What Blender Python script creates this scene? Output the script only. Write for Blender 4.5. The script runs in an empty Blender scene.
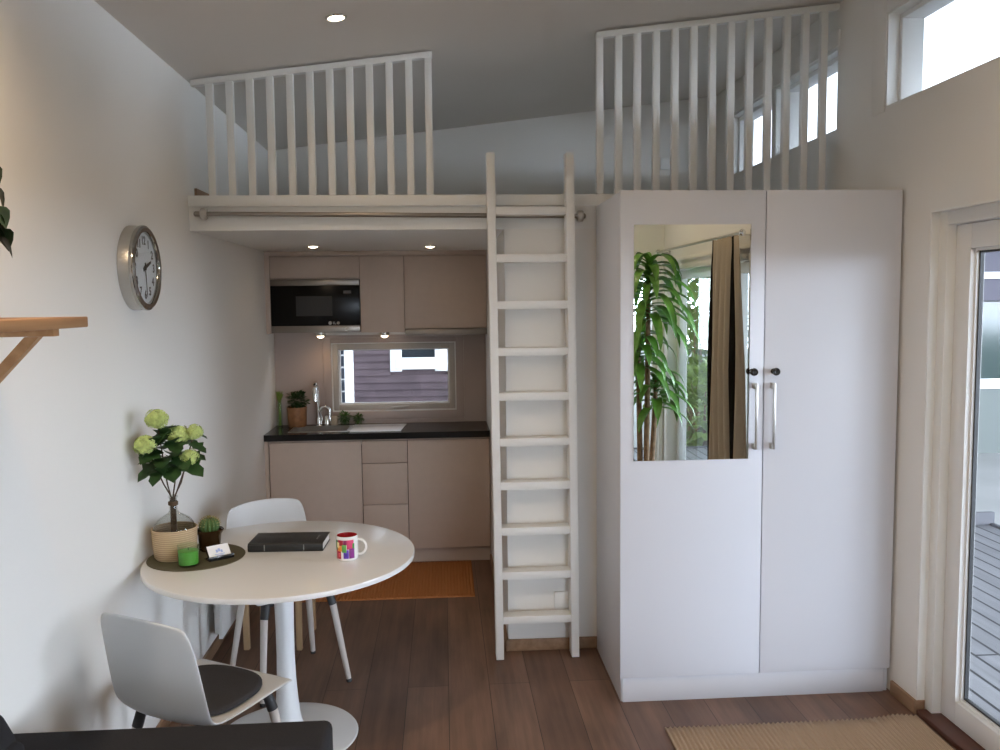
import bpy, bmesh, math, random
from mathutils import Vector, Matrix
random.seed(7)
PI = math.pi
SC = bpy.context.scene
COL = SC.collection

# ------------------------------------------------------------------ camera, sky, exposure
cam_d = bpy.data.cameras.new('camera')
cam = bpy.data.objects.new('camera', cam_d)
COL.objects.link(cam)
cam_d.sensor_width = 36.0
cam_d.lens = 861.04 * 36.0 / 1000.0
cam_d.clip_start = 0.02
cam_d.clip_end = 200
PITCH, YAW, ROLL = math.radians(4.8985), math.radians(3.7738), math.radians(-0.6471)
_fw = Vector((math.sin(YAW) * math.cos(PITCH), math.cos(YAW) * math.cos(PITCH), -math.sin(PITCH)))
_r = Vector((math.cos(YAW), -math.sin(YAW), 0))
_u = _r.cross(_fw)
_r2 = math.cos(ROLL) * _r + math.sin(ROLL) * _u
_u2 = -math.sin(ROLL) * _r + math.cos(ROLL) * _u
cam.matrix_world = Matrix(((_r2.x, _u2.x, -_fw.x, 0), (_r2.y, _u2.y, -_fw.y, 0), (_r2.z, _u2.z, -_fw.z, 1.7448), (0, 0, 0, 1)))
SC.camera = cam

w = bpy.data.worlds.new('overcast_sky')
SC.world = w
w.use_nodes = True
bg = w.node_tree.nodes['Background']
_nt = w.node_tree; _L = _nt.links
SKY_BASE, SKY_HAZE = 1.1, 33.0            # overcast sky with a bright haze low over the garden side
def _m(op, a, b=None):
    n = _nt.nodes.new('ShaderNodeMath'); n.operation = op
    for k, v in enumerate((a, b)):
        if v is None: continue
        if isinstance(v, (int, float)): n.inputs[k].default_value = v
        else: _L.new(v, n.inputs[k])
    return n.outputs[0]
_tc = _nt.nodes.new('ShaderNodeTexCoord'); _sp = _nt.nodes.new('ShaderNodeSeparateXYZ')
_dp = _nt.nodes.new('ShaderNodeVectorMath'); _dp.operation = 'DOT_PRODUCT'
_dp.inputs[1].default_value = (.86, -.51, 0)
_L.new(_tc.outputs['Generated'], _dp.inputs[0]); _L.new(_tc.outputs['Generated'], _sp.inputs[0])
_low = _m('POWER', _m('SUBTRACT', 1.0, _m('ABSOLUTE', _sp.outputs['Z'])), 3.0)
_side = _m('POWER', _m('MAXIMUM', _m('ADD', _m('MULTIPLY', _dp.outputs['Value'], .5), .5), 0.0), 2.4)
_L.new(_m('ADD', _m('MULTIPLY', _m('MULTIPLY', _low, _side), SKY_HAZE), SKY_BASE), bg.inputs[1])
bg.inputs[0].default_value = (0.76, 0.845, 1.0, 1)
SC.view_settings.view_transform = 'Standard'
SC.view_settings.look = 'None'
SC.view_settings.gamma = 1
SC.view_settings.use_curve_mapping = False
SC.view_settings.exposure = 0.0
try:
    SC.cycles.use_denoising = True
    SC.cycles.max_bounces = 14
    SC.cycles.diffuse_bounces = 8
    SC.cycles.glossy_bounces = 6
    SC.cycles.transparent_max_bounces = 16
    SC.cycles.sample_clamp_indirect = 8
    SC.cycles.caustics_reflective = False
    SC.cycles.caustics_refractive = False
except Exception:
    pass

# ------------------------------------------------------------------ room dimensions
XL, XR = -1.176, 1.957          # left and right wall faces
YB, YF = 6.107, -0.42           # kitchen end wall, wall behind the camera
YL = 4.172                      # front of the loft
TH = 0.16                       # wall thickness
def CEIL(x): return 2.790 + 0.122 * (x - XL)

# ------------------------------------------------------------------ materials
MATS = {}
def mat(name, col, rough=0.5, metal=0.0, spec=0.5, emit=None, estr=0.0, bump=0.0, bscale=60, vary=0.0, vscale=4):
    if name in MATS: return MATS[name]
    m = bpy.data.materials.new(name); m.use_nodes = True
    nt = m.node_tree; b = nt.nodes['Principled BSDF']
    b.inputs['Base Color'].default_value = (*col, 1)
    b.inputs['Roughness'].default_value = rough
    b.inputs['Metallic'].default_value = metal
    b.inputs['Specular IOR Level'].default_value = spec
    if emit:
        b.inputs['Emission Color'].default_value = (*emit, 1)
        b.inputs['Emission Strength'].default_value = estr
    tc = nt.nodes.new('ShaderNodeTexCoord')
    if bump:
        n = nt.nodes.new('ShaderNodeTexNoise'); n.inputs['Scale'].default_value = bscale; n.inputs['Detail'].default_value = 3
        bp = nt.nodes.new('ShaderNodeBump'); bp.inputs['Strength'].default_value = bump; bp.inputs['Distance'].default_value = 0.004
        nt.links.new(tc.outputs['Object'], n.inputs['Vector']); nt.links.new(n.outputs['Fac'], bp.inputs['Height'])
        nt.links.new(bp.outputs['Normal'], b.inputs['Normal'])
    if vary:
        n = nt.nodes.new('ShaderNodeTexNoise'); n.inputs['Scale'].default_value = vscale; n.inputs['Detail'].default_value = 4
        cr = nt.nodes.new('ShaderNodeValToRGB')
        cr.color_ramp.elements[0].position = 0.3; cr.color_ramp.elements[1].position = 0.7
        cr.color_ramp.elements[0].color = (*[max(0, c * (1 - vary)) for c in col], 1)
        cr.color_ramp.elements[1].color = (*[min(1, c * (1 + vary)) for c in col], 1)
        nt.links.new(tc.outputs['Object'], n.inputs['Vector']); nt.links.new(n.outputs['Fac'], cr.inputs[0])
        nt.links.new(cr.outputs[0], b.inputs['Base Color'])
    MATS[name] = m
    return m

def wood(name, c1, c2, axis='Y', rough=0.5, scale=1.0):
    """straight grained timber, the grain along one axis"""
    if name in MATS: return MATS[name]
    m = bpy.data.materials.new(name); m.use_nodes = True
    nt = m.node_tree; b = nt.nodes['Principled BSDF']; b.inputs['Roughness'].default_value = rough
    tc = nt.nodes.new('ShaderNodeTexCoord'); mp = nt.nodes.new('ShaderNodeMapping')
    s = {'X': (1.5, 40, 40), 'Y': (40, 1.5, 40), 'Z': (40, 40, 1.5)}[axis]
    mp.inputs['Scale'].default_value = [v * scale for v in s]
    n = nt.nodes.new('ShaderNodeTexNoise'); n.inputs['Scale'].default_value = 1; n.inputs['Detail'].default_value = 5
    cr = nt.nodes.new('ShaderNodeValToRGB')
    cr.color_ramp.elements[0].position = 0.3; cr.color_ramp.elements[1].position = 0.72
    cr.color_ramp.elements[0].color = (*c1, 1); cr.color_ramp.elements[1].color = (*c2, 1)
    nt.links.new(tc.outputs['Object'], mp.inputs[0]); nt.links.new(mp.outputs[0], n.inputs['Vector'])
    nt.links.new(n.outputs['Fac'], cr.inputs[0]); nt.links.new(cr.outputs[0], b.inputs['Base Color'])
    MATS[name] = m
    return m

def planks(name, c1, c2, width, length, gap=0.0025, gapc=(0.01, 0.008, 0.006), rough=0.4, grain=0.5):
    """boards that run along Y"""
    m = bpy.data.materials.new(name); m.use_nodes = True
    nt = m.node_tree; b = nt.nodes['Principled BSDF']; b.inputs['Roughness'].default_value = rough
    b.inputs['Specular IOR Level'].default_value = 0.4
    L = nt.links
    tc = nt.nodes.new('ShaderNodeTexCoord'); sp = nt.nodes.new('ShaderNodeSeparateXYZ'); cb = nt.nodes.new('ShaderNodeCombineXYZ')
    L.new(tc.outputs['Object'], sp.inputs[0]); L.new(sp.outputs['Y'], cb.inputs['X']); L.new(sp.outputs['X'], cb.inputs['Y'])
    br = nt.nodes.new('ShaderNodeTexBrick')
    br.offset = 0.37; br.offset_frequency = 2
    br.inputs['Scale'].default_value = 1
    br.inputs['Brick Width'].default_value = length; br.inputs['Row Height'].default_value = width
    br.inputs['Mortar Size'].default_value = gap; br.inputs['Mortar Smooth'].default_value = 0.2
    br.inputs['Color1'].default_value = (*c1, 1); br.inputs['Color2'].default_value = (*c2, 1); br.inputs['Mortar'].default_value = (*gapc, 1)
    L.new(cb.outputs[0], br.inputs['Vector'])
    mp = nt.nodes.new('ShaderNodeMapping'); mp.inputs['Scale'].default_value = (30, 1.2, 1)
    n = nt.nodes.new('ShaderNodeTexNoise'); n.inputs['Scale'].default_value = 1; n.inputs['Detail'].default_value = 6; n.inputs['Roughness'].default_value = 0.65
    L.new(tc.outputs['Object'], mp.inputs[0]); L.new(mp.outputs[0], n.inputs['Vector'])
    n2 = nt.nodes.new('ShaderNodeTexNoise'); n2.inputs['Scale'].default_value = 2.2; n2.inputs['Detail'].default_value = 3
    mp2 = nt.nodes.new('ShaderNodeMapping'); mp2.inputs['Scale'].default_value = (3.0, 0.9, 1)
    L.new(tc.outputs['Object'], mp2.inputs[0]); L.new(mp2.outputs[0], n2.inputs['Vector'])
    ad = nt.nodes.new('ShaderNodeMath'); ad.operation = 'ADD'
    L.new(n.outputs['Fac'], ad.inputs[0]); L.new(n2.outputs['Fac'], ad.inputs[1])
    mr = nt.nodes.new('ShaderNodeMapRange')
    mr.inputs['From Min'].default_value = 0.65; mr.inputs['From Max'].default_value = 1.35
    mr.inputs['To Min'].default_value = 1 - grain; mr.inputs['To Max'].default_value = 1 + grain
    L.new(ad.outputs[0], mr.inputs['Value'])
    mx = nt.nodes.new('ShaderNodeMix'); mx.data_type = 'RGBA'; mx.blend_type = 'MULTIPLY'; mx.inputs[0].default_value = 1
    L.new(br.outputs['Color'], mx.inputs[6]); L.new(mr.outputs[0], mx.inputs[7]); L.new(mx.outputs[2], b.inputs['Base Color'])
    bp = nt.nodes.new('ShaderNodeBump'); bp.inputs['Strength'].default_value = 0.25; bp.inputs['Distance'].default_value = 0.002
    L.new(br.outputs['Fac'], bp.inputs['Height']); bp.invert = True
    L.new(bp.outputs[0], b.inputs['Normal'])
    MATS[name] = m
    return m

def pane(name, tint=(1, 1, 1), gloss=1.0):
    """thin clear glass: see-through with a reflection that grows at grazing angles"""
    if name in MATS: return MATS[name]
    m = bpy.data.materials.new(name); m.use_nodes = True
    nt = m.node_tree; nt.nodes.clear(); L = nt.links
    out = nt.nodes.new('ShaderNodeOutputMaterial'); mx = nt.nodes.new('ShaderNodeMixShader')
    t = nt.nodes.new('ShaderNodeBsdfTransparent'); t.inputs[0].default_value = (*tint, 1)
    g = nt.nodes.new('ShaderNodeBsdfGlossy'); g.inputs['Roughness'].default_value = 0.01
    fr = nt.nodes.new('ShaderNodeFresnel'); fr.inputs[0].default_value = 1.45
    mu = nt.nodes.new('ShaderNodeMath'); mu.operation = 'MULTIPLY'; mu.inputs[1].default_value = gloss
    ge = nt.nodes.new('ShaderNodeNewGeometry'); sb = nt.nodes.new('ShaderNodeMath'); sb.operation = 'SUBTRACT'; sb.inputs[0].default_value = 1
    m2 = nt.nodes.new('ShaderNodeMath'); m2.operation = 'MULTIPLY'      # the far face of the sheet adds no second mirror image
    L.new(ge.outputs['Backfacing'], sb.inputs[1]); L.new(fr.outputs[0], mu.inputs[0]); L.new(mu.outputs[0], m2.inputs[0]); L.new(sb.outputs[0], m2.inputs[1])
    L.new(m2.outputs[0], mx.inputs[0]); L.new(t.outputs[0], mx.inputs[1]); L.new(g.outputs[0], mx.inputs[2])
    L.new(mx.outputs[0], out.inputs[0])
    MATS[name] = m
    return m

def weave(name, c1, c2, scale, dirn='Y', dist=1.2):
    if name in MATS: return MATS[name]
    m = bpy.data.materials.new(name); m.use_nodes = True
    nt = m.node_tree; b = nt.nodes['Principled BSDF']; b.inputs['Roughness'].default_value = 0.95; b.inputs['Specular IOR Level'].default_value = 0.1
    L = nt.links
    tc = nt.nodes.new('ShaderNodeTexCoord'); wv = nt.nodes.new('ShaderNodeTexWave')
    wv.bands_direction = dirn; wv.inputs['Scale'].default_value = scale; wv.inputs['Distortion'].default_value = dist
    wv.inputs['Detail Scale'].default_value = 6
    cr = nt.nodes.new('ShaderNodeValToRGB'); cr.color_ramp.elements[0].color = (*c1, 1); cr.color_ramp.elements[1].color = (*c2, 1)
    L.new(tc.outputs['Object'], wv.inputs['Vector']); L.new(wv.outputs['Fac'], cr.inputs[0]); L.new(cr.outputs[0], b.inputs['Base Color'])
    bp = nt.nodes.new('ShaderNodeBump'); bp.inputs['Strength'].default_value = 0.5; bp.inputs['Distance'].default_value = 0.003
    L.new(wv.outputs['Fac'], bp.inputs['Height']); L.new(bp.outputs[0], b.inputs['Normal'])
    MATS[name] = m
    return m

M_WALL = mat('wall_paint', (0.80, 0.785, 0.755), 0.9, spec=0.2, bump=0.06, bscale=150)
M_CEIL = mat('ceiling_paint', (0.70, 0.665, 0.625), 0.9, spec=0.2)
M_WHITE = mat('white_painted_wood', (0.80, 0.80, 0.78), 0.45)
M_WARD = mat('white_foil', (0.66, 0.675, 0.73), 0.42)
M_FRAME = mat('window_frame_white', (0.80, 0.80, 0.79), 0.4)
M_PLAST = mat('white_plastic', (0.56, 0.57, 0.58), 0.35)
M_LACQ = mat('white_lacquer', (0.74, 0.735, 0.725), 0.18)
M_STEELW = mat('white_powder_coat', (0.78, 0.80, 0.82), 0.35)
M_GREIGE = mat('greige_laminate', (0.56, 0.455, 0.385), 0.55, vary=0.02, vscale=20)
M_DARKGAP = mat('cabinet_carcass_dark', (0.10, 0.08, 0.065), 0.8)
M_BLACK = mat('black_worktop', (0.010, 0.009, 0.009), 0.20, spec=0.3)
M_STEEL = mat('brushed_steel', (0.55, 0.53, 0.50), 0.32, metal=1)
M_DSTEEL = mat('dark_brushed_steel', (0.30, 0.27, 0.24), 0.35, metal=1)
M_CHROME = mat('chrome', (0.80, 0.80, 0.80), 0.08, metal=1)
M_BGLASS = mat('black_glass', (0.004, 0.004, 0.004), 0.25, spec=0.25)
M_OAK = wood('oak_shelf', (0.36, 0.18, 0.075), (0.50, 0.28, 0.13), 'Y', 0.5)
M_BIRCH = wood('pale_stool_wood', (0.50, 0.33, 0.18), (0.62, 0.44, 0.26), 'Z', 0.55)
M_LEG = wood('whitewashed_leg_wood', (0.52, 0.47, 0.43), (0.64, 0.59, 0.55), 'Z', 0.55)
M_SKIRT = wood('oak_skirting', (0.23, 0.135, 0.075), (0.33, 0.205, 0.125), 'Y', 0.55)
M_SILL = wood('reddish_threshold', (0.075, 0.026, 0.017), (0.12, 0.045, 0.028), 'Y', 0.4)
M_FLOOR = planks('oak_floorboards', (0.205, 0.120, 0.082), (0.128, 0.071, 0.048), 0.185, 1.9, 0.0016, (0.03, 0.018, 0.012), 0.42, 0.42)
M_DECK = planks('grey_deck_boards', (0.26, 0.26, 0.275), (0.215, 0.215, 0.23), 0.125, 4.0, 0.009, (0.03, 0.03, 0.035), 0.7, 0.2)
M_GLASS = pane('window_glass', (0.97, 0.985, 0.98))
M_BOTTLE = pane('bottle_glass', (0.93, 0.935, 0.92), 1.6)
M_TUMBLER = pane('tumbler_glass', (0.9, 0.96, 0.9), 1.3)
M_SOFA = mat('charcoal_upholstery', (0.022, 0.021, 0.023), 0.9, spec=0.2, bump=0.5, bscale=300)
M_PAD = mat('dark_grey_felt', (0.045, 0.043, 0.045), 0.95, spec=0.1, bump=0.4, bscale=250)
M_DPLAST = mat('dark_grey_plastic', (0.03, 0.031, 0.033), 0.5)
M_RUG = weave('sisal_weave', (0.38, 0.275, 0.195), (0.52, 0.40, 0.295), 45)
M_RUG2 = weave('orange_sisal_weave', (0.42, 0.17, 0.062), (0.54, 0.235, 0.095), 45)
M_MIRROR = mat('mirror_silver', (0.86, 0.90, 0.88), 0.005, metal=1)
M_LEAF = mat('dark_leaf', (0.022, 0.060, 0.014), 0.5, vary=0.4, vscale=30)
M_IVY = mat('ivy_leaf', (0.022, 0.040, 0.016), 0.45, vary=0.6, vscale=30)
M_DRAC = mat('dracaena_leaf', (0.10, 0.25, 0.035), 0.4, vary=0.45, vscale=10)
M_STEM = mat('brown_stem', (0.07, 0.042, 0.022), 0.8)
M_BARK = mat('cane_bark', (0.24, 0.15, 0.085), 0.85, vary=0.3, vscale=25)
M_BLOOM = mat('lime_petal', (0.50, 0.60, 0.20), 0.7, vary=0.25, vscale=60)
M_WICKER = weave('wicker', (0.40, 0.28, 0.165), (0.56, 0.42, 0.27), 38, 'Z', .5)
M_LAMP = mat('lit_lamp', (1, 0.9, 0.75), 0.5, emit=(1.0, 0.80, 0.56), estr=14)

# ------------------------------------------------------------------ mesh helpers
class MB:
    def __init__(s): s.bm = bmesh.new()
    def _merge(s, b, M=None):
        if M is not None: bmesh.ops.transform(b, matrix=M, verts=b.verts)
        me = bpy.data.meshes.new('t'); b.to_mesh(me); b.free(); s.bm.from_mesh(me); bpy.data.meshes.remove(me)
        return s
    def box(s, x0, x1, y0, y1, z0, z1, bev=0.0, seg=2, M=None):
        b = bmesh.new(); bmesh.ops.create_cube(b, size=1)
        for v in b.verts:
            v.co = Vector(((x0 + x1) / 2 + v.co.x * (x1 - x0), (y0 + y1) / 2 + v.co.y * (y1 - y0), (z0 + z1) / 2 + v.co.z * (z1 - z0)))
        if bev: bmesh.ops.bevel(b, geom=b.edges[:], offset=bev, segments=seg, affect='EDGES', profile=0.5)
        return s._merge(b, M)
    def hexa(s, p8, bev=0.0):
        """eight corners: bottom ring then top ring"""
        b = bmesh.new(); v = [b.verts.new(p) for p in p8]
        for f in ((3, 2, 1, 0), (4, 5, 6, 7), (0, 1, 5, 4), (1, 2, 6, 5), (2, 3, 7, 6), (3, 0, 4, 7)): b.faces.new([v[i] for i in f])
        bmesh.ops.recalc_face_normals(b, faces=b.faces)
        if bev: bmesh.ops.bevel(b, geom=b.edges[:], offset=bev, segments=2, affect='EDGES', profile=0.5)
        return s._merge(b)
    def prism(s, pts, axis, a0, a1, bev=0.0):
        """polygon in the two axes other than `axis`, pushed from a0 to a1"""
        b = bmesh.new()
        def P(p, a):
            return {'X': (a, p[0], p[1]), 'Y': (p[0], a, p[1]), 'Z': (p[0], p[1], a)}[axis]
        lo = [b.verts.new(P(p, a0)) for p in pts]; hi = [b.verts.new(P(p, a1)) for p in pts]
        n = len(pts)
        b.faces.new(lo); b.faces.new(hi[::-1])
        for i in range(n): b.faces.new([lo[i], hi[i], hi[(i + 1) % n], lo[(i + 1) % n]])
        bmesh.ops.recalc_face_normals(b, faces=b.faces)
        if bev: bmesh.ops.bevel(b, geom=b.edges[:], offset=bev, segments=2, affect='EDGES', profile=0.5)
        return s._merge(b)
    def lathe(s, prof, n=40, M=None, close=True):
        b = bmesh.new(); rings = []
        for r, z in prof:
            if r < 1e-6: rings.append([b.verts.new((0, 0, z))])
            else: rings.append([b.verts.new((r * math.cos(2 * PI * i / n), r * math.sin(2 * PI * i / n), z)) for i in range(n)])
        for a, c in zip(rings, rings[1:]):
            for i in range(n):
                j = (i + 1) % n
                if len(a) == 1 and len(c) == 1: continue
                if len(a) == 1: b.faces.new([a[0], c[j], c[i]])
                elif len(c) == 1: b.faces.new([a[i], a[j], c[0]])
                else: b.faces.new([a[i], a[j], c[j], c[i]])
        bmesh.ops.recalc_face_normals(b, faces=b.faces)
        return s._merge(b, M)
    def tube(s, pts, r, n=12, cap=True):
        pts = [Vector(p) for p in pts]
        rs = r if isinstance(r, (list, tuple)) else [r] * len(pts)
        b = bmesh.new(); rings = []
        t0 = (pts[1] - pts[0]).normalized()
        a = Vector((0, 0, 1)) if abs(t0.z) < 0.9 else Vector((1, 0, 0))
        nx = t0.cross(a).normalized()
        for i, p in enumerate(pts):
            if i == 0: t = t0
            elif i == len(pts) - 1: t = (pts[i] - pts[i - 1]).normalized()
            else: t = ((pts[i + 1] - p).normalized() + (p - pts[i - 1]).normalized()).normalized()
            nx = (nx - t * nx.dot(t)).normalized(); ny = t.cross(nx)
            rings.append([b.verts.new(p + (nx * math.cos(2 * PI * k / n) + ny * math.sin(2 * PI * k / n)) * rs[i]) for k in range(n)])
        for A, B in zip(rings, rings[1:]):
            for k in range(n): b.faces.new([A[k], A[(k + 1) % n], B[(k + 1) % n], B[k]])
        if cap:
            b.faces.new(rings[0][::-1]); b.faces.new(rings[-1])
        bmesh.ops.recalc_face_normals(b, faces=b.faces)
        return s._merge(b)
    def ball(s, c, r, sub=2, sc=(1, 1, 1)):
        b = bmesh.new(); bmesh.ops.create_icosphere(b, subdivisions=sub, radius=r)
        for v in b.verts: v.co = Vector(c) + Vector((v.co.x * sc[0], v.co.y * sc[1], v.co.z * sc[2]))
        return s._merge(b)
    def grid(s, rows, closed=False):
        """rows of points to a sheet"""
        b = bmesh.new(); V = [[b.verts.new(p) for p in r] for r in rows]
        for A, B in zip(V, V[1:]):
            m = len(A)
            for k in range(m if closed else m - 1): b.faces.new([A[k], A[(k + 1) % m], B[(k + 1) % m], B[k]])
        return s._merge(b)
    def poly(s, pts):
        b = bmesh.new(); b.faces.new([b.verts.new(p) for p in pts]); return s._merge(b)
    def build(s, name, m, parent=None, loc=None, sharp=32):
        for f in s.bm.faces: f.smooth = True
        for e in s.bm.edges:
            if len(e.link_faces) == 2 and e.calc_face_angle(0) > math.radians(sharp): e.smooth = False
        me = bpy.data.meshes.new(name); s.bm.to_mesh(me); s.bm.free()
        o = bpy.data.objects.new(name, me); COL.objects.link(o)
        for k in (m if isinstance(m, (list, tuple)) else [m]): me.materials.append(k)
        if parent: o.parent = parent
        if loc: o.location = loc
        return o

def tag(o, label, cat, group=None):
    o['label'] = label; o['category'] = cat
    if group: o['group'] = group
    return o
def thing(name, label, cat, loc=(0, 0, 0), rz=0, group=None):
    o = bpy.data.objects.new(name, None); COL.objects.link(o)
    o.empty_display_size = 0.1; o.location = loc; o.rotation_euler = (0, 0, rz)
    return tag(o, label, cat, group)
def struct(o, label=None):
    o['kind'] = 'structure'
    if label: o['label'] = label
    return o
def solid(o, t, off=-1):
    md = o.modifiers.new('thickness', 'SOLIDIFY'); md.thickness = t; md.offset = off
    return o
def light(name, kind, loc, energy, col, parent=None, size=0.03, rot=None, spot=None, blend=0.6):
    d = bpy.data.lights.new(name, kind); d.energy = energy; d.color = col
    if kind == 'SPOT': d.spot_size = math.radians(spot or 110); d.spot_blend = blend
    if kind in ('SPOT', 'POINT'): d.shadow_soft_size = size
    o = bpy.data.objects.new(name, d); COL.objects.link(o); o.location = loc
    if rot: o.rotation_euler = rot
    if parent: o.parent = parent
    return o

# ------------------------------------------------------------------ room shell
def side_wall(name, xa, xb, holes, ztop):
    """wall slab in a constant-X plane with openings (y0, y1, z0, z1)"""
    b = MB()
    ys = sorted({YF - TH, YB + TH, *[h[0] for h in holes], *[h[1] for h in holes]})
    for y0, y1 in zip(ys, ys[1:]):
        ym = (y0 + y1) / 2
        cuts = sorted([(h[2], h[3]) for h in holes if h[0] < ym < h[1]])
        z = 0.0
        for a, c in cuts:
            if a > z + 1e-4: b.box(xa, xb, y0, y1, z, a)
            z = c
        b.box(xa, xb, y0, y1, z, ztop)
    return struct(b.build(name, M_WALL))

def end_wall(name, ya, yb, holes):
    b = MB()
    xs = sorted({XL, XR, *[h[0] for h in holes], *[h[1] for h in holes]})
    for x0, x1 in zip(xs, xs[1:]):
        xm = (x0 + x1) / 2
        cuts = sorted([(h[2], h[3]) for h in holes if h[0] < xm < h[1]])
        z = 0.0
        for a, c in cuts:
            if a > z + 1e-4: b.box(x0, x1, ya, yb, z, a)
            z = c
        b.hexa([(x0, ya, z), (x1, ya, z), (x1, yb, z), (x0, yb, z), (x0, ya, CEIL(x0)), (x1, ya, CEIL(x1)), (x1, yb, CEIL(x1)), (x0, yb, CEIL(x0))])
    return struct(b.build(name, M_WALL))

DOOR = (2.43, 3.368, 0.0, 2.086)
GARDEN = (-0.30, 1.70, 0.06, 2.0)
TRANS = (1.55, 3.75, 2.568, 2.978)
LOFT1 = (4.212, 5.015, 2.562, 2.965)
LOFT2 = (5.06, 5.80, 2.562, 2.965)
REARW = (0.62, 1.925, 0.22, 1.985)
KITW = (-0.785, 0.090, 0.978, 1.465)
struct(MB().box(XL - TH, XR + TH, YF - TH, YB + TH, -0.14, 0.0).build('floor', M_FLOOR))
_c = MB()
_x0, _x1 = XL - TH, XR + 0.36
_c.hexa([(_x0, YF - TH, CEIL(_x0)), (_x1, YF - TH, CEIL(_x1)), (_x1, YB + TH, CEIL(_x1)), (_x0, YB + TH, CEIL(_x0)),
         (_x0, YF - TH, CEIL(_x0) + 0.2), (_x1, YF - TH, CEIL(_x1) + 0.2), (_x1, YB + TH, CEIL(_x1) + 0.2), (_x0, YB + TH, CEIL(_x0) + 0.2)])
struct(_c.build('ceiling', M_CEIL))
side_wall('wall_left', XL - TH, XL, [], CEIL(XL))
side_wall('wall_right', XR, XR + TH, [DOOR, GARDEN, TRANS, LOFT1, LOFT2], CEIL(XR))
end_wall('wall_back', YB, YB + TH, [KITW])
end_wall('wall_front', YF - TH, YF, [REARW])
# the short wall beside the kitchen that carries the loft, behind the ladder and the wardrobe
struct(MB().box(0.303, XR, YL + 0.001, YB, 0, 2.09).build('wall_partition', M_WALL))
# loft slab and its edge boards
struct(MB().box(XL, XR, YL, YB, 2.09, 2.245).build('trim_1', M_WHITE), 'white loft platform over the kitchen')
struct(MB().box(XL, XR, YL - 0.014, YL + 0.10, 2.200, 2.252, 0.003).build('trim_2', M_WHITE), 'white edge board on top of the loft front')
# skirting
struct(MB().box(XL, XL + 0.013, YF, 5.64, 0, 0.058, 0.002).build('baseboard_left', M_SKIRT))
struct(MB().box(XR - 0.013, XR, 3.355, 3.55, 0, 0.058, 0.002).box(XR - 0.002, XR + .034, 3.3545, 3.3595, 0, 0.058, 0.001).box(XR - 0.013, XR, 1.80, 2.43, 0, 0.058, 0.002).build('baseboard_right', M_SKIRT))
struct(MB().box(0.303, 0.75, YL - 0.013, YL, 0, 0.058, 0.002).box(0.290, 0.303, YL - 0.013, 5.64, 0, 0.058, 0.002).build('baseboard_partition', M_SKIRT))
struct(MB().box(XL, XL + 0.013, YL + 0.10, YB, 2.245, 2.300, 0.002).build('baseboard_loft', M_SKIRT))

# ------------------------------------------------------------------ windows and door
def x_window(name, op, frame=0.055, liner=0.010, casing=0.0, depth=0.095, mull=(), glassx=None, top=0.0):
    """window in the right wall: painted reveal, outer frame, sash and pane"""
    y0, y1, z0, z1 = op
    root = MB()
    # thin painted lining boards of the reveal
    xa, xb = XR + 0.001, XR + depth
    root.box(xa, xb, y0, y0 + liner, z0, z1).box(xa, xb, y1 - liner, y1, z0, z1).box(xa, xb, y0 + liner, y1 - liner, z0, z0 + liner).box(xa, xb, y0 + liner, y1 - liner, z1 - liner, z1)
    o = struct(root.build(name, M_WHITE))
    f = MB(); xa, xb = XR + depth - 0.012, XR + 0.15
    a, b2, c, d = y0 + liner, y1 - liner, z0 + liner, z1 - liner
    f.box(xa, xb, a, a + frame, c, d, 0.003).box(xa, xb, b2 - frame, b2, c, d, 0.003)
    f.box(xa, xb, a + frame, b2 - frame, c, c + frame * 0.55, 0.003).box(xa, xb, a + frame, b2 - frame, d - frame, d, 0.003)
    for m in mull: f.box(xa, xb, m - 0.035, m + 0.035, c, d, 0.003)
    f.build('window_frame', M_FRAME, o)
    gx = XR + (glassx or depth + .03)
    g = MB(); g.box(gx, gx + 0.006, a + frame - 0.008, b2 - frame + 0.008, c + frame * 0.55 - 0.008, d - frame + 0.008)
    g.build('pane', M_GLASS, o)
    if casing:
        k = MB(); p = 0.004; q = casing
        k.box(XR - p, XR, y0 - q, y0, z0 - q * 0.35, z1 + q, 0.001).box(XR - p, XR, y1, y1 + q, z0 - q * 0.1, z1 + q, 0.001).box(XR - p, XR, y0, y1, z1, z1 + q, 0.001)
        k.build('casing', M_WALL, o)
    if top:
        MB().box(XR - .012, XR, y0 - .02, y1 + .02, z1 + .002, z1 + top, .002).build('casing', M_WALL, o)
    return o
x_window('window_1', TRANS, 0.024, casing=0.115, depth=0.063, glassx=.138)
x_window('window_2', LOFT1, 0.024, glassx=.138, casing=0.0, depth=0.063, top=0.08)
x_window('window_3', LOFT2, 0.024, glassx=.138, casing=0.0, depth=0.063, top=0.08)
gw = x_window('window_4', GARDEN, 0.075, casing=0.09, mull=(1.24,))
# rear window, behind the camera, seen in the mirror
x0, x1, z0, z1 = REARW
o = struct(MB().box(x0, x0 + .01, YF - .10, YF - .001, z0, z1).box(x1 - .01, x1, YF - .10, YF - .001, z0, z1).box(x0, x1, YF - .10, YF - .001, z0, z0 + .01).box(x0, x1, YF - .10, YF - .001, z1 - .01, z1).build('window_5', M_WHITE))
f = MB(); ya, yb = YF - .15, YF - .085; t = .045
f.box(x0 + .01, x0 + .01 + t, ya, yb, z0 + .01, z1 - .01, .003).box(x1 - .01 - t, x1 - .01, ya, yb, z0 + .01, z1 - .01, .003)
f.box(x0 + .01 + t, x1 - .01 - t, ya, yb, z0 + .01, z0 + .01 + t, .003).box(x0 + .01 + t, x1 - .01 - t, ya, yb, z1 - .01 - t, z1 - .01, .003)
f.build('window_frame', M_FRAME, o)
MB().box(x0 + .05, x1 - .05, YF - .12, YF - .114, z0 + .05, z1 - .05).build('pane', M_GLASS, o)
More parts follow.
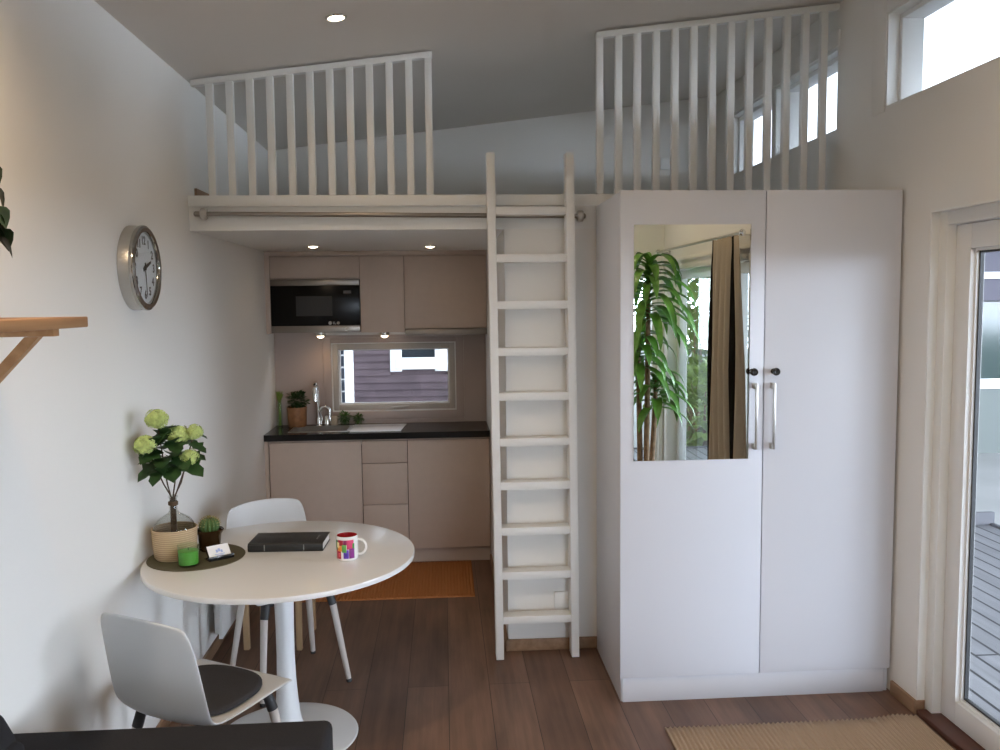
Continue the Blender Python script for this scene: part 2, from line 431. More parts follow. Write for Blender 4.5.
MB().box(x0 - .09, x0, YF, YF + .012, z0 - .02, z1 + .12, .002).box(x1, XR - .005, YF, YF + .012, z0 - .02, z1 + .12, .002).box(x0, x1, YF, YF + .012, z1, z1 + .12, .002).build('casing', M_WHITE, o)
# kitchen window
x0, x1, z0, z1 = KITW
o = struct(MB().box(x0, x1, YB + .001, YB + .07, z0, z0 + .008).box(x0, x1, YB + .001, YB + .07, z1 - .008, z1).box(x0, x0 + .008, YB + .001, YB + .07, z0 + .008, z1 - .008).box(x1 - .008, x1, YB + .001, YB + .07, z0 + .008, z1 - .008).build('window_6', M_WHITE))
f = MB(); ya, yb = YB + .005, YB + .075; t = .038
a, b2, c, d = x0 + .009, x1 - .009, z0 + .009, z1 - .009
f.box(a, a + t, ya, yb, c, d, .004).box(b2 - t, b2, ya, yb, c, d, .004).box(a + t, b2 - t, ya, yb, c, c + t, .004).box(a + t, b2 - t, ya, yb, d - t, d, .004)
f.build('window_frame', mat('warm_grey_frame', (.50, .46, .42), .5), o)
f = MB(); ya, yb = YB + .03, YB + .07
f.box(a + t, a + t + .012, ya, yb, c + t, d - t).box(b2 - t - .012, b2 - t, ya, yb, c + t, d - t).box(a + t + .012, b2 - t - .012, ya, yb, c + t, c + t + .010).box(a + t + .012, b2 - t - .012, ya, yb, d - t - .008, d - t)
f.build('sash', M_FRAME, o)
MB().box(a + t + .01, b2 - t - .01, YB + .045, YB + .050, c + t + .008, d - t - .006).build('pane', M_GLASS, o)
h = MB().box(-.375, -.335, YB - .012, YB + .006, z0 + .012, z0 + .032, .003).tube([(-.355, YB - .016, z0 + .022), (-.340, YB - .026, z0 + .028), (-.245, YB - .028, z0 + .034)], [.008, .008, .006], 10)
h.build('handle', M_STEEL, o)
k = MB(); p = .010
k.box(x0 - .055, x0, YB - p, YB, z0 - .06, z1 + .035, .002).box(x1, x1 + .055, YB - p, YB, z0 - .06, z1 + .035, .002).box(x0, x1, YB - p, YB, z0 - .06, z0, .002).box(x0, x1, YB - p, YB, z1, z1 + .035, .002)
k.build('casing', mat('taupe_splashback', (.44, .36, .325), .5), o)

# glazed terrace door in the right wall
y0, y1, _, z1 = DOOR
o = struct(MB().box(XR + .001, XR + .036, y0, y0 + .008, .022, z1).box(XR + .001, XR + .036, y1 - .008, y1, .022, z1).box(XR + .001, XR + .036, y0 + .008, y1 - .008, z1 - .008, z1).build('door_1', M_WHITE))
f = MB(); xa, xb = XR + .036, XR + .14; fw = .060
f.box(xa, xb, y1 - fw, y1 - .001, .022, z1 - .001, .003).box(xa, xb, y0 + .001, y0 + fw, .022, z1 - .001, .003).box(xa, xb, y0 + fw, y1 - fw, z1 - fw, z1 - .001, .003)
f.build('door_frame', M_WHITE, o)
MB().box(XR - .004, XR + TH, y0 + .001, y1 - .016, 0.0, .022, .003).build('threshold', M_SILL, o)
f = MB(); a, b2, c, d = y0 + fw + .003, y1 - fw - .003, .026, z1 - fw - .003; t = .096; xa, xb = XR + .073, XR + .132
f.box(xa, xb, a, a + t, c, d, .003).box(xa, xb, b2 - t, b2, c, d, .003).box(xa, xb, a + t, b2 - t, c, c + t, .003).box(xa, xb, a + t, b2 - t, d - t, d, .003)
leaf = f.build('door_leaf', M_FRAME, o)
# stepped glazing bead round the pane and the dark seal
f = MB(); e = .010; xa, xb = XR + .092, XR + .112
def ring_x(B, xa, xb, y0, y1, z0, z1, t):
    B.box(xa, xb, y0, y0 + t, z0, z1).box(xa, xb, y1 - t, y1, z0, z1).box(xa, xb, y0 + t, y1 - t, z0, z0 + t).box(xa, xb, y0 + t, y1 - t, z1 - t, z1)
ring_x(f, xa, xb, a + t, b2 - t, c + t, d - t, e)
f.build('glazing_bead', M_FRAME, leaf)
f = MB(); ring_x(f, XR + .102, XR + .118, a + t + e, b2 - t - e, c + t + e, d - t - e, .008)
f.build('seal', M_DPLAST, leaf)
MB().box(XR + .108, XR + .113, a + t + .006, b2 - t - .006, c + t + .006, d - t - .006).build('pane', M_GLASS, leaf)
hd = MB().box(XR + .064, XR + .0728, a + .035, a + .065, .95, 1.10, .003).tube([(XR + .066, a + .05, 1.05), (XR + .03, a + .05, 1.05), (XR + .022, a + .06, 1.05), (XR + .022, a + .16, 1.05)], .009, 10)
hd.build('handle', M_STEEL, leaf)

# ------------------------------------------------------------------ wardrobe
WX0, WX1, WY, WT = 0.7465, 1.9440, 3.557, 2.194
wr = thing('wardrobe', 'tall white two-door wardrobe with a mirror on its left door', 'wardrobe', (WX0, WY, 0))
def wl(B): return Matrix.Translation((-WX0, -WY, 0))
def P_(b, name, m, par, base, sharp=32):
    """build in world coordinates, then hang under a parent placed at base"""
    bmesh.ops.translate(b.bm, verts=b.bm.verts, vec=-Vector(base))
    return b.build(name, m, par, sharp=sharp)
WB = (WX0, WY, 0)
b = MB()
b.box(WX0, WX0 + .018, WY + .020, YL - .016, 0.0, WT, .0015).box(WX1 - .018, WX1, WY + .020, YL - .016, 0, WT, .0015)
b.box(WX0 + .018, WX1 - .018, WY + .020, YL - .016, WT - .018, WT).box(WX0 + .018, WX1 - .018, WY + .030, YL - .016, .10, .118)
b.box(WX0 + .018, WX1 - .018, YL - .024, YL - .016, .118, WT - .018).box((WX0 + WX1) / 2 - .009, (WX0 + WX1) / 2 + .009, WY + .030, YL - .03, .118, WT - .018)
P_(b, 'carcass', M_WARD, wr, WB)
P_(MB().box(WX0 + .008, WX1 - .022, WY + .012, WY + .030, 0, .108, .001), 'plinth', M_WARD, wr, WB)
mid = 1.3565
def wdoor(xa, xb, hx, kx):
    d = P_(MB().box(xa, xb, WY, WY + .018, .112, WT, .0015), 'door', M_WARD, wr, WB)
    h = MB()
    for z in (1.118, 1.376): h.box(hx - .009, hx + .005, WY - .032, WY, z - .012, z + .012, .002)
    h.box(hx - .005, hx + .005, WY - .035, WY - .026, 1.106, 1.388, .002)
    P_(h, 'handle', M_STEEL, d, WB)
    k = MB()
    Mk = Matrix.Translation((kx, WY, 1.436)) @ Matrix.Rotation(PI / 2, 4, 'X')
    k.lathe([(0, 0), (.012, 0), (.012, .006), (.007, .010), (.007, .020), (.015, .024), (.017, .031), (.015, .038), (.010, .041), (.009, .036), (0, .034)], 24, Mk)
    P_(k, 'knob', mat('black_plastic', (.008, .008, .008), .25), d, WB)
    return d
dl = wdoor(WX0 - .006, mid - .0018, 1.315, 1.303)
dr = wdoor(mid + .0018, WX1, 1.392, 1.398)
P_(MB().box(.796, 1.292, WY - .005, WY - .0003, 1.063, 2.054, .0008, 1), 'mirror', M_MIRROR, dl, WB)

# ------------------------------------------------------------------ ladder and the steel rail it leans on
LX0, LX1, LY0, LY1 = .226, .634, 4.052, 4.134
ld = thing('ladder', 'white wooden loft ladder standing against the short wall', 'ladder', (LX0, LY1, 0))
LB = (LX0, LY1, 0)
for xa, lean in ((LX0, 0), (LX1 - .038, 0)):
    P_(MB().hexa([(xa + .008, LY0, .003), (xa + .046, LY0, .003), (xa + .046, LY1, .003), (xa + .008, LY1, .003),
                  (xa - .010, LY0, 2.432), (xa + .028, LY0, 2.432), (xa + .028, LY1, 2.432), (xa - .010, LY1, 2.432)], .002), 'stile', M_WHITE, ld, LB)
for i, z in enumerate((.216, .438, .656, .878, 1.090, 1.309, 1.523, 1.744, 1.964, 2.183)):
    sh = .008 - .018 * z / 2.44
    P_(MB().box(LX0 + .038 + sh, LX1 - .038 + sh, LY0 + .004, LY1 - .002, z - .037, z, .0015), 'rung', M_WHITE, ld, LB)
for xa in (LX0 + .027, LX1 - .011):
    P_(MB().box(xa - .017, xa + .017, LY0 + .004, LY1 - .004, 0, .004), 'foot', M_DPLAST, ld, LB)
rl = thing('ladder_rail', 'brushed steel rail along the white loft front above the kitchen', 'rail', (XL + .03, 4.14, 2.158))
RB = (XL + .03, 4.14, 2.158)
rz0, rz1 = 2.166, 2.148
P_(MB().tube([(XL + .075, 4.1475, rz0), (.690, 4.1475, rz1)], .011, 16), 'rod', M_DSTEEL, rl, RB)
for xa, zz, sgn in ((XL + .075, rz0, -1), (.668, rz1, 1)):
    Mx = Matrix.Translation((xa, 4.1475, zz)) @ Matrix.Rotation(PI / 2, 4, 'Y')
    P_(MB().lathe([(0, -.014), (.024, -.014), (.027, -.009), (.027, .009), (.024, .014), (0, .014)], 28, Mx).box(xa - .007, xa + .007, 4.150, YL - .0142, zz - .02, zz + .02, .002), 'bracket', M_STEEL, rl, RB)
    P_(MB().tube([(xa + sgn * .014, 4.1475, zz), (xa + sgn * (.040 if sgn < 0 else .022), 4.1475, zz), (xa + sgn * (.046 if sgn < 0 else .026), 4.1475, zz)], [.0125, .0125, .008], 16), 'finial', M_DSTEEL, rl, RB)

# ------------------------------------------------------------------ loft railings
def railing(label, xa, xb, zb, bal, post=None):
    t = thing('loft_railing', label, 'railing', (xa, YL, 2.252), group='white baluster railings at the loft edge')
    base = (xa, YL, 2.252)
    za, zbb = CEIL(xa) - .006, CEIL(xb) - .004
    y0, y1 = YL - .004, YL + .034
    P_(MB().hexa([(xa, y0, za - .034), (xb, y0, zbb - .034), (xb, y1, zbb - .034), (xa, y1, za - .034), (xa, y0, za - .006), (xb, y0, zbb - .006), (xb, y1, zbb - .006), (xa, y1, za - .006)], .002), 'top_rail', M_WHITE, t, base)
    for x in bal:
        zt0 = CEIL(x) - .038
        P_(MB().box(x - .0165, x + .0165, y0 + .003, y1 - .003, 2.2522, zt0 + .002, .002), 'baluster', M_WHITE, t, base)
    return t
railing('shorter white railing over the kitchen at the left wall', -1.146, -.028, 2.24, [-1.064 + .0925 * i for i in range(11)] + [-.048])
railing('taller white railing above the wardrobe', .752, 1.938, 2.24, [.769 + .0915 * i for i in range(13)])

# ------------------------------------------------------------------ lamps
def downlight(name, label, x, y, z, r, energy, group, tilt=0.0, spot=168, ring=M_CHROME, dome=.006):
    t = thing(name, label, 'lamp', (x, y, z), group=group)
    t.rotation_euler = (0, tilt, 0)
    MB().lathe([(r * .78, .0), (r * .80, -.004), (r, -.005), (r * 1.06, -.001), (r * 1.06, .0)], 36).build('ring', ring, t)
    MB().lathe([(0, -dome), (r * .40, -dome * .9), (r * .70, -dome * .5), (r * .78, -.002), (r * .78, .0), (0, .0)], 32).build('lamp', M_LAMP, t)
    light('lamp_light', 'SPOT', (0, 0, -.02), energy, (1.0, .76, .50), t, .03, spot=spot, blend=.8)
    return t
TILT = -math.atan(.122)
downlight('ceiling_downlight', 'round recessed ceiling spotlight above the dining table', -.405, 3.59, CEIL(-.405) - .0005, .042, 5, 'ceiling spotlights', TILT)
for lab, x, y in (('recessed ceiling spotlight over the sofa', -.93, 1.80), ('recessed ceiling spotlight over the rear of the room', -.428, .5),
                  ('recessed ceiling spotlight over the terrace door side', 1.2, 2.1), ('recessed ceiling spotlight above the tall house plant', 1.2, .5)):
    downlight('ceiling_downlight', lab, x, y, CEIL(x) - .0005, .042, 62 if y > 1 and x < 0 else 20, 'ceiling spotlights', TILT)
downlight('kitchen_downlight', 'recessed spotlight under the loft above the microwave', -.773, 5.316, 2.0895, .036, .9, 'spotlights under the loft', dome=.012)
downlight('kitchen_downlight', 'recessed spotlight under the loft above the extractor cabinet', -.069, 5.393, 2.0895, .036, .9, 'spotlights under the loft', dome=.012)

# ------------------------------------------------------------------ kitchen
KX = [-1.146, -.546, -.246, .300]
KY = 5.656
def base(name, label, xa, xb, fronts, cat='cabinet', part='door', grp='kitchen base cabinets', btop=.848):
    t = thing(name, label, cat, (xa, KY, .105), group=grp); B = (xa, KY, .105)
    P_(MB().box(xa + .001, xb - .001, KY + .020, YB - .015, .105, btop), 'body', M_DARKGAP, t, B)
    P_(MB().box(xa + .001, xb - .001, KY + .008, KY + .020, .838, .849, .0008), 'grip_rail', M_GREIGE, t, B)
    for z0, z1 in fronts:
        P_(MB().box(xa + .0022, xb - .0022, KY, KY + .018, z0, z1, .001), part, M_GREIGE, t, B)
base('base_cabinet', 'greige base cabinet under the sink', KX[0], KX[1], [(.107, .835)], btop=.745)
base('drawer_unit', 'narrow greige drawer unit between the two base cabinets', KX[1], KX[2], [(.107, .407), (.411, .685), (.689, .835)], 'cabinet', 'drawer')
base('base_cabinet', 'greige base cabinet beside the ladder', KX[2], KX[3], [(.107, .835)])
tag(MB().box(KX[0], KX[3] - .001, KY + .045, KY + .063, 0, .1045).build('plinth', M_GREIGE), 'greige plinth strip along the floor below the kitchen cabinets', 'plinth')
# worktop with a cut-out for the sink
SX0, SX1, SY0, SY1 = -1.02, -.645, 5.745, 6.00
b = MB(); z0, z1 = .850, .892
b.box(XL + .002, SX0, KY - .016, YB - .002, z0, z1).box(SX1, .301, KY - .016, YB - .002, z0, z1).box(SX0, SX1, KY - .016, SY0, z0, z1).box(SX0, SX1, SY1, YB - .002, z0, z1)
tag(b.build('worktop', M_BLACK), 'black kitchen worktop over the greige base cabinets', 'worktop')
s = thing('kitchen_sink', 'steel sink bowl set into the black worktop', 'sink', (SX0, SY0, .892)); B = (SX0, SY0, .892)
b = MB(); rim = .016; t = .002
b.box(SX0 - rim, SX0, SY0 - rim, SY1 + rim, .8922, .8952, .001).box(SX1, SX1 + rim, SY0 - rim, SY1 + rim, .8922, .8952, .001).box(SX0, SX1, SY0 - rim, SY0, .8922, .8952, .001).box(SX0, SX1, SY1, SY1 + rim, .8922, .8952, .001)
P_(b, 'rim', M_STEEL, s, B)
b = MB(); q = .005
b.box(SX0 + q, SX0 + q + t, SY0 + q, SY1 - q, .75, .8945).box(SX1 - q - t, SX1 - q, SY0 + q, SY1 - q, .75, .8945).box(SX0 + q, SX1 - q, SY0 + q, SY0 + q + t, .75, .8945).box(SX0 + q, SX1 - q, SY1 - q - t, SY1 - q, .75, .8945).box(SX0 + q, SX1 - q, SY0 + q, SY1 - q, .748, .752)
b.box(SX0 - .002, SX0 + q + t, SY0, SY1, .8932, .8952).box(SX1 - q - t, SX1 + .002, SY0, SY1, .8932, .8952).box(SX0, SX1, SY0 - .002, SY0 + q + t, .8932, .8952).box(SX0, SX1, SY1 - q - t, SY1 + .002, .8932, .8952)
P_(b, 'bowl', M_STEEL, s, B)
P_(MB().lathe([(0, .7525), (.035, .7525), (.038, .755), (.030, .7545), (0, .753)], 28, Matrix.Translation(((SX0 + SX1) / 2, (SY0 + SY1) / 2, 0))), 'drain', M_CHROME, s, B)
tag(MB().hexa([(-.655 + .03, 5.690, .8925), (-.290, 5.690, .8925), (-.262, 6.015, .8925), (-.625, 6.015, .8925), (-.625, 5.690, .8985), (-.290, 5.690, .8985), (-.262, 6.015, .8985), (-.625, 6.015, .8985)], .0015).build('chopping_board', mat('white_glass_board', (.88, .90, .95), .06)), 'white glossy chopping board lying beside the sink on the worktop', 'board')
# tap
FX, FY = -.872, 6.045
tp = thing('kitchen_tap', 'chrome mixer tap with curved lever at the sink', 'tap', (FX, FY, .892)); B = (FX, FY, .892)
P_(MB().lathe([(0, .892), (.030, .892), (.030, .898), (.024, .903), (.022, .95), (0, .95)], 28, Matrix.Translation((FX, FY, 0))), 'base', M_CHROME, tp, B)
pts = [(FX, FY, .94), (FX - .006, FY, 1.05), (FX - .010, FY, 1.14)]
for k in range(7):
    a = PI * k / 8; pts.append((FX - .010, FY - .05 + .05 * math.cos(a), 1.145 + .055 * math.sin(a)))
P_(MB().tube(pts, .013, 16), 'spout', M_CHROME, tp, B)
P_(MB().tube([(FX - .010, FY - .098, 1.170), (FX - .008, FY - .103, 1.13), (FX - .006, FY - .106, 1.075)], [.014, .018, .017], 16), 'spray_head', M_CHROME, tp, B)
pts = [(FX + .020, FY, .925)]
for k in range(11):
    a = PI * k / 10; pts.append((FX + .038 - .034 * math.cos(a) + .004, FY - .01, .985 + .042 * math.sin(a)))
pts.append((FX + .078, FY - .012, .925))
P_(MB().tube(pts, [.011] * 5 + [.010] * 4 + [.012] * 4, 12), 'lever', M_CHROME, tp, B)
P_(MB().lathe([(0, .892), (.020, .892), (.020, .955), (.014, .965), (0, .967)], 20, Matrix.Translation((FX + .055, FY + .004, 0))), 'valve_body', M_CHROME, tp, B)

# upper cabinets
UY = 5.854
def upper(name, label, xa, xb, doors, z0, body=True):
    t = thing(name, label, 'cabinet', (xa, UY, z0), group='kitchen wall cabinets'); B = (xa, UY, z0)
    P_(MB().box(xa + .001, xb - .001, UY + .020, YB - .001, z0, 2.060), 'body', M_GREIGE, t, B)
    for a, c in doors:
        P_(MB().box(xa + .002, xb - .002, UY, UY + .018, a, c, .001), 'door', M_GREIGE, t, B)
    return t
upper('wall_cabinet', 'low greige wall cabinet directly above the microwave', -1.143, -.550, [(1.912, 2.052)], 1.905)
upper('wall_cabinet', 'narrow greige wall cabinet between microwave and extractor', -.550, -.254, [(1.545, 2.052)], 1.545)
upper('wall_cabinet', 'wide greige wall cabinet above the extractor hood', -.254, .302, [(1.570, 2.052)], 1.565)
tag(MB().box(-1.143, .302, UY + .004, UY + .020, 2.0605, 2.0895, .001).build('filler_strip', M_GREIGE), 'thin greige filler strip between wall cabinets and loft underside', 'filler strip')
tag(MB().box(XL, -1.1435, UY + .002, YB - .001, 1.545, 2.089).build('end_panel', M_GREIGE), 'narrow greige end panel between microwave and left wall', 'panel')
tag(MB().box(XL, -1.151, KY + .006, YB - .016, 0, .849).build('end_panel', M_GREIGE), 'narrow greige end panel between sink base cabinet and left wall', 'panel')
mw = thing('microwave', 'built-in black glass microwave with steel top and bottom bands', 'microwave', (-.847, UY, 1.548)); B = (-.847, UY, 1.548)
x0, x1 = -1.140, -.553
P_(MB().box(x0 + .002, x1 - .002, UY + .012, YB - .002, 1.548, 1.903), 'body', M_DPLAST, mw, B)
P_(MB().box(x0, x1, UY - .006, UY + .012, 1.595, 1.862, .002), 'door', M_BGLASS, mw, B)
P_(MB().box(x0, x1, UY - .008, UY + .012, 1.863, 1.903, .002), 'top_band', M_DSTEEL, mw, B)
P_(MB().box(x0, x1, UY - .008, UY + .012, 1.548, 1.594, .002), 'bottom_band', M_DSTEEL, mw, B)
P_(MB().box(-.975, -.735, UY - .0066, UY - .0058, 1.660, 1.792), 'viewing_window', mat('smoked_window', (.022, .022, .022), .3), mw, B)
P_(MB().box(-.660, -.608, UY - .0066, UY - .0058, 1.808, 1.828), 'display', mat('dim_display', (.05, .05, .05), .4), mw, B)
b = MB(); yl = UY - .0064
Mr = lambda x, z: Matrix.Translation((x, yl, z)) @ Matrix.Rotation(PI / 2, 4, 'X')
b.lathe([(0, 0), (.012, 0), (.012, .0008), (0, .0008)], 20, Mr(-.752, 1.612))
b.box(-.733, -.729, yl - .0006, yl, 1.603, 1.621).box(-.724, -.711, yl - .0006, yl, 1.603, 1.607).box(-.724, -.720, yl - .0006, yl, 1.607, 1.621)
b.lathe([(0, 0), (.010, 0), (.010, .0008), (0, .0008)], 20, Mr(-.698, 1.612))
P_(b, 'emblem', mat('silver_print', (.42, .42, .42), .5), mw, B)
P_(MB().tube([(-.645, UY - .0085, 1.570), (-.645, UY - .014, 1.570)], .012, 20), 'door_button', M_STEEL, mw, B)
hd = thing('extractor_hood', 'flat steel extractor hood strip under the wide wall cabinet', 'extractor hood', (.02, UY, 1.52)); B = (.02, UY, 1.52)
P_(MB().box(-.252, .300, UY - .004, YB - .02, 1.522, 1.563, .002), 'body', M_DSTEEL, hd, B)
P_(MB().box(-.20, .25, UY + .05, YB - .08, 1.519, 1.5218), 'filter', M_STEEL, hd, B)
def puck(label, x, energy):
    t = thing('under_cabinet_light', label, 'lamp', (x, 5.95, 1.5475 if x < -.6 else 1.5445), group='small round lights under the wall cabinets')
    MB().lathe([(.024, -.025), (.030, -.026), (.033, -.022), (.033, 0), (0, 0)], 30).build('housing', M_STEEL, t)
    MB().lathe([(0, -.040), (.012, -.038), (.021, -.032), (.0245, -.0255), (.0235, -.022), (0, -.022)], 28).build('lamp', M_LAMP, t)
    light('lamp_light', 'SPOT', (0, .0, -.045), energy, (1.0, .66, .36), t, .02, spot=150, blend=.8)
puck('small round light under the microwave lighting the wall above the tap', -.832, 1.1)
puck('small round light under the narrow wall cabinet above the kitchen window', -.398, .5)

b = MB(); ya, yb = YB - .008, YB - .0005
b.box(XL + .001, KITW[0] - .056, ya, yb, .8925, 1.5445).box(KITW[1] + .056, .3025, ya, yb, .8925, 1.5195).box(KITW[0] - .056, KITW[1] + .056, ya, yb, .8925, KITW[2] - .061).box(KITW[0] - .056, KITW[1] + .056, ya, yb, KITW[3] + .036, 1.5195)
tag(b.build('splashback', mat('taupe_splashback', (.44, .36, .325), .5)), 'taupe splashback panel round the kitchen window above the worktop', 'splashback')
# things on the worktop
def leaf_cloud(b, c, R, n, size, squash=(1, 1, 1), up=.3, shape='oval'):
    c = Vector(c)
    for i in range(n):
        d = Vector((random.gauss(0, 1), random.gauss(0, 1), random.gauss(0, 1)))
        if d.length < 1e-3: continue
        d.normalize(); q = R * (random.random() ** .45)
        p = c + Vector((d.x * q * squash[0], d.y * q * squash[1], d.z * q * squash[2]))
        t = (d + Vector((random.uniform(-.6, .6), random.uniform(-.6, .6), up))).normalized()
        leaf(b, p, t, size * random.uniform(.7, 1.3), shape)
def leaf(b, p, t, L, shape='oval'):
    """one small leaf folded along its rib and arched, starting at p and growing along t"""
    p = Vector(p); t = Vector(t).normalized()
    s = t.cross(Vector((random.uniform(-.3, .3), random.uniform(-.3, .3), 1)))
    if s.length < 1e-3: s = Vector((1, 0, 0))
    s.normalize(); nn = s.cross(t).normalized()
    W = {'oval': .32, 'maple': .5, 'slim': .14, 'heart': .52}[shape] * L
    prof = {'oval': [(0, .05), (.3, .85), (.6, .9), (.85, .45), (1, .0)], 'maple': [(0, .15), (.15, .75), (.3, .6), (.48, 1), (.6, .55), (.8, .5), (1, 0)],
            'heart': [(0, .3), (.12, .85), (.3, 1), (.6, .7), (.85, .28), (1, 0)],
            'slim': [(0, .5), (.3, 1), (.7, .8), (1, 0)]}[shape]
    rows = []
    for u, wv in prof:
        q = p + t * (L * u) - nn * (L * .18 * u * u)
        e = nn * (W * wv * .25)
        rows.append([q - s * W * wv + e, q, q + s * W * wv + e])
    b.grid(rows)
pt = thing('potted_herb', 'copper-coloured pot with dense dark green herb by the tap', 'potted plant', (-1.018, 6.02, .892)); B = (-1.018, 6.02, .892)
M_COP = mat('copper_brown_pot', (.30, .135, .055), .45, vary=.2, vscale=30)
P_(MB().lathe([(0, .892), (.058, .892), (.062, .90), (.068, 1.02), (.070, 1.022), (.070, 1.030), (.064, 1.030), (.062, 1.01), (0, 1.008)], 36, Matrix.Translation((-1.018, 6.02, 0))), 'pot', M_COP, pt, B)
b = MB(); leaf_cloud(b, (-1.012, 6.02, 1.078), .062, 260, .028, (1, .9, .95)); b.tube([(-1.02, 6.02, 1.0), (-1.015, 6.02, 1.06)], .004)
P_(b, 'foliage', M_LEAF, pt, B)
vs = thing('glass_bottle', 'tall slim glass bottle with yellow-green sprig in the worktop corner', 'bottle', (-1.140, 6.04, .892)); B = (-1.140, 6.04, .892)
P_(MB().lathe([(0, .892), (.016, .892), (.018, .896), (.018, 1.04), (.014, 1.06), (.014, 1.075), (.012, 1.075), (.012, 1.06), (.015, 1.04), (.015, .9), (0, .9)], 24, Matrix.Translation((-1.140, 6.04, 0))), 'bottle', M_TUMBLER, vs, B)
b = MB()
for k in range(26):
    a = random.uniform(0, 2 * PI); leaf(b, (-1.140, 6.04, 1.05 + .05 * random.random()), (math.cos(a) * .35, math.sin(a) * .3, .9), .06, 'slim')
b.tube([(-1.140, 6.04, .9), (-1.140, 6.04, 1.10)], .008, 8)
P_(b, 'sprig', mat('yellow_green_sprig', (.20, .28, .05), .6), vs, B)
cp = tag(MB().lathe([(0, 0), (.024, 0), (.027, .004), (.028, .055), (.025, .062), (.020, .064), (0, .066)], 30).build('jar', mat('beige_ceramic', (.50, .42, .32), .5), None, (-.770, 6.055, .892)), 'small beige lidded jar right of the tap', 'jar')
for lab, x, n in (('clear tumbler of green herbs next to the beige jar', -.695, 90), ('smaller clear tumbler of green herbs below the window handle side', -.602, 60)):
    t = thing('herb_tumbler', lab, 'herb glass', (x, 6.055, .892), group='glasses of herbs on the worktop')
    r, h = (.036, .058) if n == 90 else (.029, .048)
    MB().lathe([(0, 0), (r * .85, 0), (r, h), (r - .003, h), (r * .85 - .003, .004), (0, .004)], 28).build('glass', M_TUMBLER, t)
    b = MB(); leaf_cloud(b, (0, 0, h * .95), r * 1.15, n, .022, (1, 1, .7))
    for k in range(6): b.tube([(random.uniform(-.01, .01), random.uniform(-.01, .01), .005), (random.uniform(-.015, .015), random.uniform(-.015, .015), h)], .0015, 6)
    b.build('herbs', mat('fresh_herb', (.05, .13, .02), .5, vary=.4, vscale=40), t)

# ------------------------------------------------------------------ rugs
def rug(name, label, x0, x1, y0, y1, m, curl=False):
    nx = int((x1 - x0) / .0035); rows = []
    for j in range(25):
        y = y0 + (y1 - y0) * j / 24; r = []
        for i in range(nx + 1):
            x = x0 + (x1 - x0) * i / nx
            z = .008 + .0042 * math.cos(2 * PI * x / .0195)
            if curl:
                d = math.hypot(x - (x1 - .09), (y - y1) * .9)
                z += .014 * math.exp(-(d / .08) ** 2)
            r.append((x, y, z))
        rows.append(r)
    b = MB(); b.grid(rows)
    o = b.build(name, m, sharp=80); solid(o, .007, -1)
    return tag(o, label, 'rug', 'ribbed woven rugs')
rug('woven_rug', 'orange-brown ribbed rug in front of the kitchen cabinets', -.98, .166, 4.975, 5.672, M_RUG2)
rug('woven_rug', 'beige ribbed rug between wardrobe and terrace door', .873, 1.938, 1.95, 3.318, M_RUG, True)

# ------------------------------------------------------------------ table
TX, TY = -.651, 3.402
tb = thing('dining_table', 'round white pedestal table with trumpet base', 'table', (TX, TY, 0)); B = (TX, TY, 0)
MB().lathe([(0, .730), (.49, .730), (.514, .731), (.5225, .7335), (.5230, .7355), (.5230, .7495), (.5215, .7525), (.517, .7535), (0, .7535)], 128).build('tabletop', M_LACQ, tb)
MB().lathe([(0, .021), (.085, .021), (.070, .035), (.058, .06), (.050, .10), (.044, .16), (.038, .24), (.0355, .34), (.036, .46), (.0385, .58), (.041, .68), (.044, .720), (.16, .724), (.165, .7298), (0, .7298)], 56).build('pedestal', M_STEELW, tb)
MB().lathe([(0, 0), (.275, 0), (.280, .003), (.276, .008), (.25, .014), (.17, .020), (.10, .028), (.084, .040), (0, .040)], 96).build('base', M_STEELW, tb)

# ------------------------------------------------------------------ chairs
def shell():
    prof = [(.215, .446), (.205, .452), (.16, .452), (.08, .447), (0, .442), (-.08, .439), (-.135, .441), (-.168, .446), (-.190, .458), (-.206, .482), (-.217, .525), (-.226, .585), (-.234, .65), (-.241, .71), (-.247, .755), (-.252, .785), (-.255, .799)]
    hw = [.212, .214, .214, .213, .211, .209, .208, .208, .208, .208, .207, .205, .202, .198, .192, .181, .166]
    fwd = [0, 0, 0, 0, 0, .004, .012, .022, .034, .042, .044, .042, .038, .034, .031, .029, .028]
    up = [0, 0, .001, .002, .003, .004, .006, .010, .010, .006, .002, 0, -.003, -.008, -.013, -.016, -.018]
    rows = []; N = 18
    for (y, z), h, f, u in zip(prof, hw, fwd, up):
        r = []
        for k in range(N + 1):
            v = -1 + 2 * k / N; a = abs(v)
            r.append((h * v, y + f * a ** 2.4, z + u * a ** 2.6))
        rows.append(r)
    b = MB(); b.grid(rows)
    return b
def chair(label, loc, rz):
    t = thing('dining_chair', label, 'chair', loc, rz, 'white shell dining chairs')
    o = shell().build('seat_shell', M_PLAST, t, sharp=60); solid(o, .010, 0)
    md = o.modifiers.new('smooth', 'SUBSURF'); md.levels = 1; md.render_levels = 2
    b = MB()
    b.box(-.15, .15, -.115, .165, .408, .432, .01)
    for sx in (-1, 1):
        for sy, yy in ((1, .15), (-1, -.11)):
            b.tube([(sx * .10, yy * .6, .418), (sx * .150, yy, .418), (sx * .163, yy + sy * .012, .36)], [.018, .022, .0185], 14)
    b.build('underframe', M_DPLAST, t)
    for sx in (-1, 1):
        for sy, yy in ((1, .162), (-1, -.122)):
            lg = MB().tube([(sx * .1635, yy, .36), (sx * .205, yy + sy * .060, .014)], [.0165, .0125], 18).build('leg', M_LEG, t)
            MB().tube([(sx * .205, yy + sy * .060, .015), (sx * .2067, yy + sy * .0625, 0.0)], [.0128, .0128], 14).build('foot_cap', M_DPLAST, lg)
    return t
C1 = (-.826, 2.835, 0); R1 = math.radians(-30)
